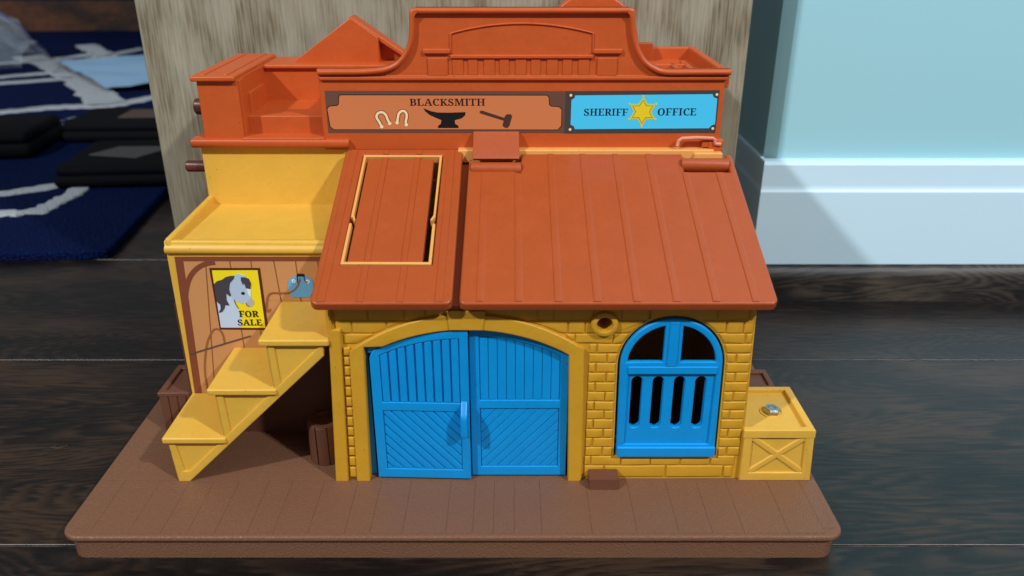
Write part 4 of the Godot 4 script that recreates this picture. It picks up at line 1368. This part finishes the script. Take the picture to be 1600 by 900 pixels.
# ------------------------------------------------------------------ what stands around
func surroundings() -> void:
	var b := thing("backdrop_board", "weathered grey beige wooden board standing upright behind the toy building", "board", V(-0.0446, FLOOR, -0.2735))
	part("panel", Shape.new().box(V(-0.2021, 0.0005, -0.0035), V(0.2021, 0.46, 0.0115), 0.0012, 2), M.board, b)

	# navy rug with white lines; a point on it is given by its place on the floor
	var rug := thing("rug", "navy blue shag rug with a white diamond lattice, left behind the toy", "rug", V(0, FLOOR, 0))
	var e := Vector2(-0.359, -0.376)
	var dx := Vector2(-0.995, 0.075).normalized()
	var dz := Vector2(-0.11, -0.994).normalized()
	var plan := []
	for q in [[0.012, 0.0], [1.25, 0.0], [1.25, 1.75], [0.0, 1.75], [0.0, 0.012], [0.003, 0.003]]:
		plan.append(e + dx * q[0] + dz * q[1])
	part("pile", Shape.new().along_y([plan], 0.0004, 0.0085, 0.0035, 0.0, 3), M.rug, rug)
	var lines := [
		[[-0.660, -0.490], [-0.540, -0.542], [-0.478, -0.590]],
		[[-0.4745, -0.596], [-0.4705, -0.540], [-0.4790, -0.474]],
		[[-0.484, -0.4765], [-0.560, -0.470], [-0.680, -0.450]],
		[[-1.050, -1.520], [-0.960, -1.430], [-0.860, -1.310], [-0.780, -1.210], [-0.700, -1.090], [-0.640, -1.000]],
		[[-1.010, -1.700], [-0.930, -1.590], [-0.830, -1.440], [-0.760, -1.330]],
		[[-0.640, -1.000], [-0.720, -0.985], [-0.800, -0.940]],
		[[-0.640, -0.995], [-0.600, -1.060], [-0.560, -1.150]],
		[[-1.000, -1.230], [-0.920, -1.290], [-0.850, -1.330]],
		[[-0.820, -1.250], [-0.960, -1.180], [-1.050, -1.150]],
		[[-0.930, -1.400], [-0.890, -1.500], [-0.850, -1.640]],
		[[-1.100, -1.400], [-0.980, -1.470], [-0.920, -1.560]],
		[[-0.900, -1.340], [-0.860, -1.440], [-0.780, -1.560]],
		[[-0.662, -0.845], [-0.650, -0.880], [-0.637, -0.905]]]
	var widths := [0.017, 0.021, 0.016, 0.055, 0.045, 0.026, 0.028, 0.022, 0.022, 0.024, 0.024, 0.024, 0.03]
	for i in lines.size():
		var pts := PackedVector2Array()
		for q in lines[i]:
			pts.append(Vector2(q[0], q[1]))
		var path := smooth(pts, 12)
		var w: float = widths[i]
		var band := ribbon(path, w)
		for k in band.size():
			band[k] += Vector2(rng.randf_range(-0.0022, 0.0022), rng.randf_range(-0.0022, 0.0022)) * (1.0 + w * 20.0)
		part("white_stripe", Shape.new().along_y([band], 0.006, 0.0105, 0.0016, 0.0, 1), M.stripe, rug)

	# a sheet of white paper lying on the rug
	var sheet := Shape.new()
	var n := 14
	var h := FastNoiseLite.new()
	h.seed = 3
	h.frequency = 2.6
	var corner := [Vector2(-0.905, -1.370), Vector2(-0.690, -1.105), Vector2(-0.520, -1.160), Vector2(-0.700, -1.520)]
	var g := func(i: int, j: int, up: float) -> Vector3:
		var a: Vector2 = corner[0].lerp(corner[1], float(i) / n)
		var c: Vector2 = corner[3].lerp(corner[2], float(i) / n)
		var p := a.lerp(c, float(j) / n)
		return V(p.x, 0.011 + up + 0.012 * (0.5 + 0.5 * h.get_noise_2d(p.x * 3.0, p.y * 3.0)), p.y)
	for i in n:
		for j in n:
			sheet.quad(g.call(i, j, 0.0006), g.call(i + 1, j, 0.0006), g.call(i + 1, j + 1, 0.0006), g.call(i, j + 1, 0.0006))
			sheet.quad(g.call(i, j, 0.0), g.call(i, j + 1, 0.0), g.call(i + 1, j + 1, 0.0), g.call(i + 1, j, 0.0))
	var pp := part("paper_sheet", sheet, M.paper, self, "white paper sheet lying flat on the navy rug")
	pp.set_meta("category", "paper")

	# black cases on the rug
	for q in [["black_case", "black case nearest the board, with a silver patch on its lid", V(-0.430, 0.0060, -0.625), 0.09, V(0.150, 0.024, 0.130), 0],
			["black_case", "black case with a brown label, behind the one with the silver patch", V(-0.500, 0.0060, -0.815), 0.04, V(0.190, 0.026, 0.110), 1],
			["black_case", "black case at the left edge of the photo, standing on the rug", V(-0.715, 0.0060, -0.725), 0.12, V(0.240, 0.032, 0.120), 2]]:
		var o := thing(q[0], q[1], "case", q[2], q[3])
		var s: Vector3 = q[4]
		part("case_body", Shape.new().box(V(-s.x / 2, 0, -s.z / 2), V(s.x / 2, s.y * 0.60, s.z / 2), 0.008, 2), M.black_box, o)
		part("case_lid", Shape.new().box(V(-s.x / 2 + 0.003, s.y * 0.5, -s.z / 2 + 0.003), V(s.x / 2 - 0.003, s.y, s.z / 2 - 0.003), 0.009, 2), M.black_box, o)
		if q[5] == 0:
			part("silver_patch", Shape.new().along_y([[Vector2(-0.052, 0.012), Vector2(-0.030, -0.022), Vector2(0.035, -0.018), Vector2(0.006, 0.030)]], s.y - 0.001, s.y + 0.0012, 0.0005, 0.0, 1), M.foil, o)
		if q[5] == 1:
			part("label_patch", Shape.new().along_y([[Vector2(-0.03, -0.03), Vector2(0.04, -0.03), Vector2(0.04, 0.02), Vector2(-0.03, 0.02)]], s.y - 0.001, s.y + 0.0012, 0.0005, 0.0, 1), M.carton, o)
		if q[5] == 2:
			part("grey_strip", Shape.new().along_y([[Vector2(-0.10, 0.0), Vector2(0.06, -0.01), Vector2(0.06, 0.005), Vector2(-0.10, 0.02)]], s.y - 0.001, s.y + 0.0012, 0.0005, 0.0, 1), M.carton, o)

	# low brown cabinet and the blue tub on it
	var cb := thing("wooden_cabinet", "low brown wooden cabinet with a dark blue stripe, far left behind the rug", "cabinet", V(-1.12, FLOOR, -2.12), 0.05)
	part("body", Shape.new().box(V(-0.45, 0.0, -0.20), V(0.55, 0.16, 0.12), 0.004, 2), M.cabinet, cb)
	part("plinth", Shape.new().box(V(-0.45, 0.0, 0.118), V(0.55, 0.085, 0.135), 0.003, 2), M.cabinet, cb)
	part("stripe", Shape.new().box(V(-0.45, 0.088, 0.115), V(0.55, 0.102, 0.128), 0.002, 2), M.navy, cb)
	var tub := thing("blue_tub", "round blue tub standing on the brown cabinet", "tub", V(-1.19, 0.1575, -2.07))
	part("bowl", Shape.new().lathe([Vector2(0.0, 0.0), Vector2(0.10, 0.0), Vector2(0.125, 0.02), Vector2(0.14, 0.12), Vector2(0.148, 0.125), Vector2(0.148, 0.132), Vector2(0.132, 0.132), Vector2(0.115, 0.025), Vector2(0.0, 0.02)], 32), M.tub, tub)

	# crumpled clear bag
	var bag := Shape.new()
	var hn := FastNoiseLite.new()
	hn.seed = 19
	hn.frequency = 1.0
	hn.noise_type = FastNoiseLite.TYPE_CELLULAR
	hn.fractal_octaves = 2
	var m := 26
	var bp := func(i: int, j: int) -> Vector3:
		var u := float(i) / m
		var w := float(j) / m
		var a := PI * w
		var r := 0.16 * sqrt(maxf(0.0, sin(PI * clampf(u, 0.03, 0.97)))) * (1.0 + 0.35 * hn.get_noise_2d(u * 6.0, w * 7.0))
		return V(-1.36 + 0.44 * u, 0.012 + r * sin(a) * 0.95 + 0.01, -1.42 + r * cos(a) * 1.2 + 0.1 * u)
	for i in m:
		for j in m:
			bag.quad(bp.call(i, j), bp.call(i + 1, j), bp.call(i + 1, j + 1), bp.call(i, j + 1))
	var bo := part("plastic_bag", bag, M.film, self, "crumpled clear plastic bag on the rug, far left", 25.0)
	bo.set_meta("category", "bag")

	var lint := Shape.new()
	lint.along_y([[Vector2(-0.2640, -0.0880), Vector2(-0.2600, -0.0868), Vector2(-0.2552, -0.0905), Vector2(-0.2598, -0.0882), Vector2(-0.2622, -0.0896)]], FLOOR + 0.0001, FLOOR + 0.0009)
	var lo := part("paint_chip", lint, M.plank_edge, self, "tiny pale chip on the dark floor left of the plate")
	lo.set_meta("category", "chip")
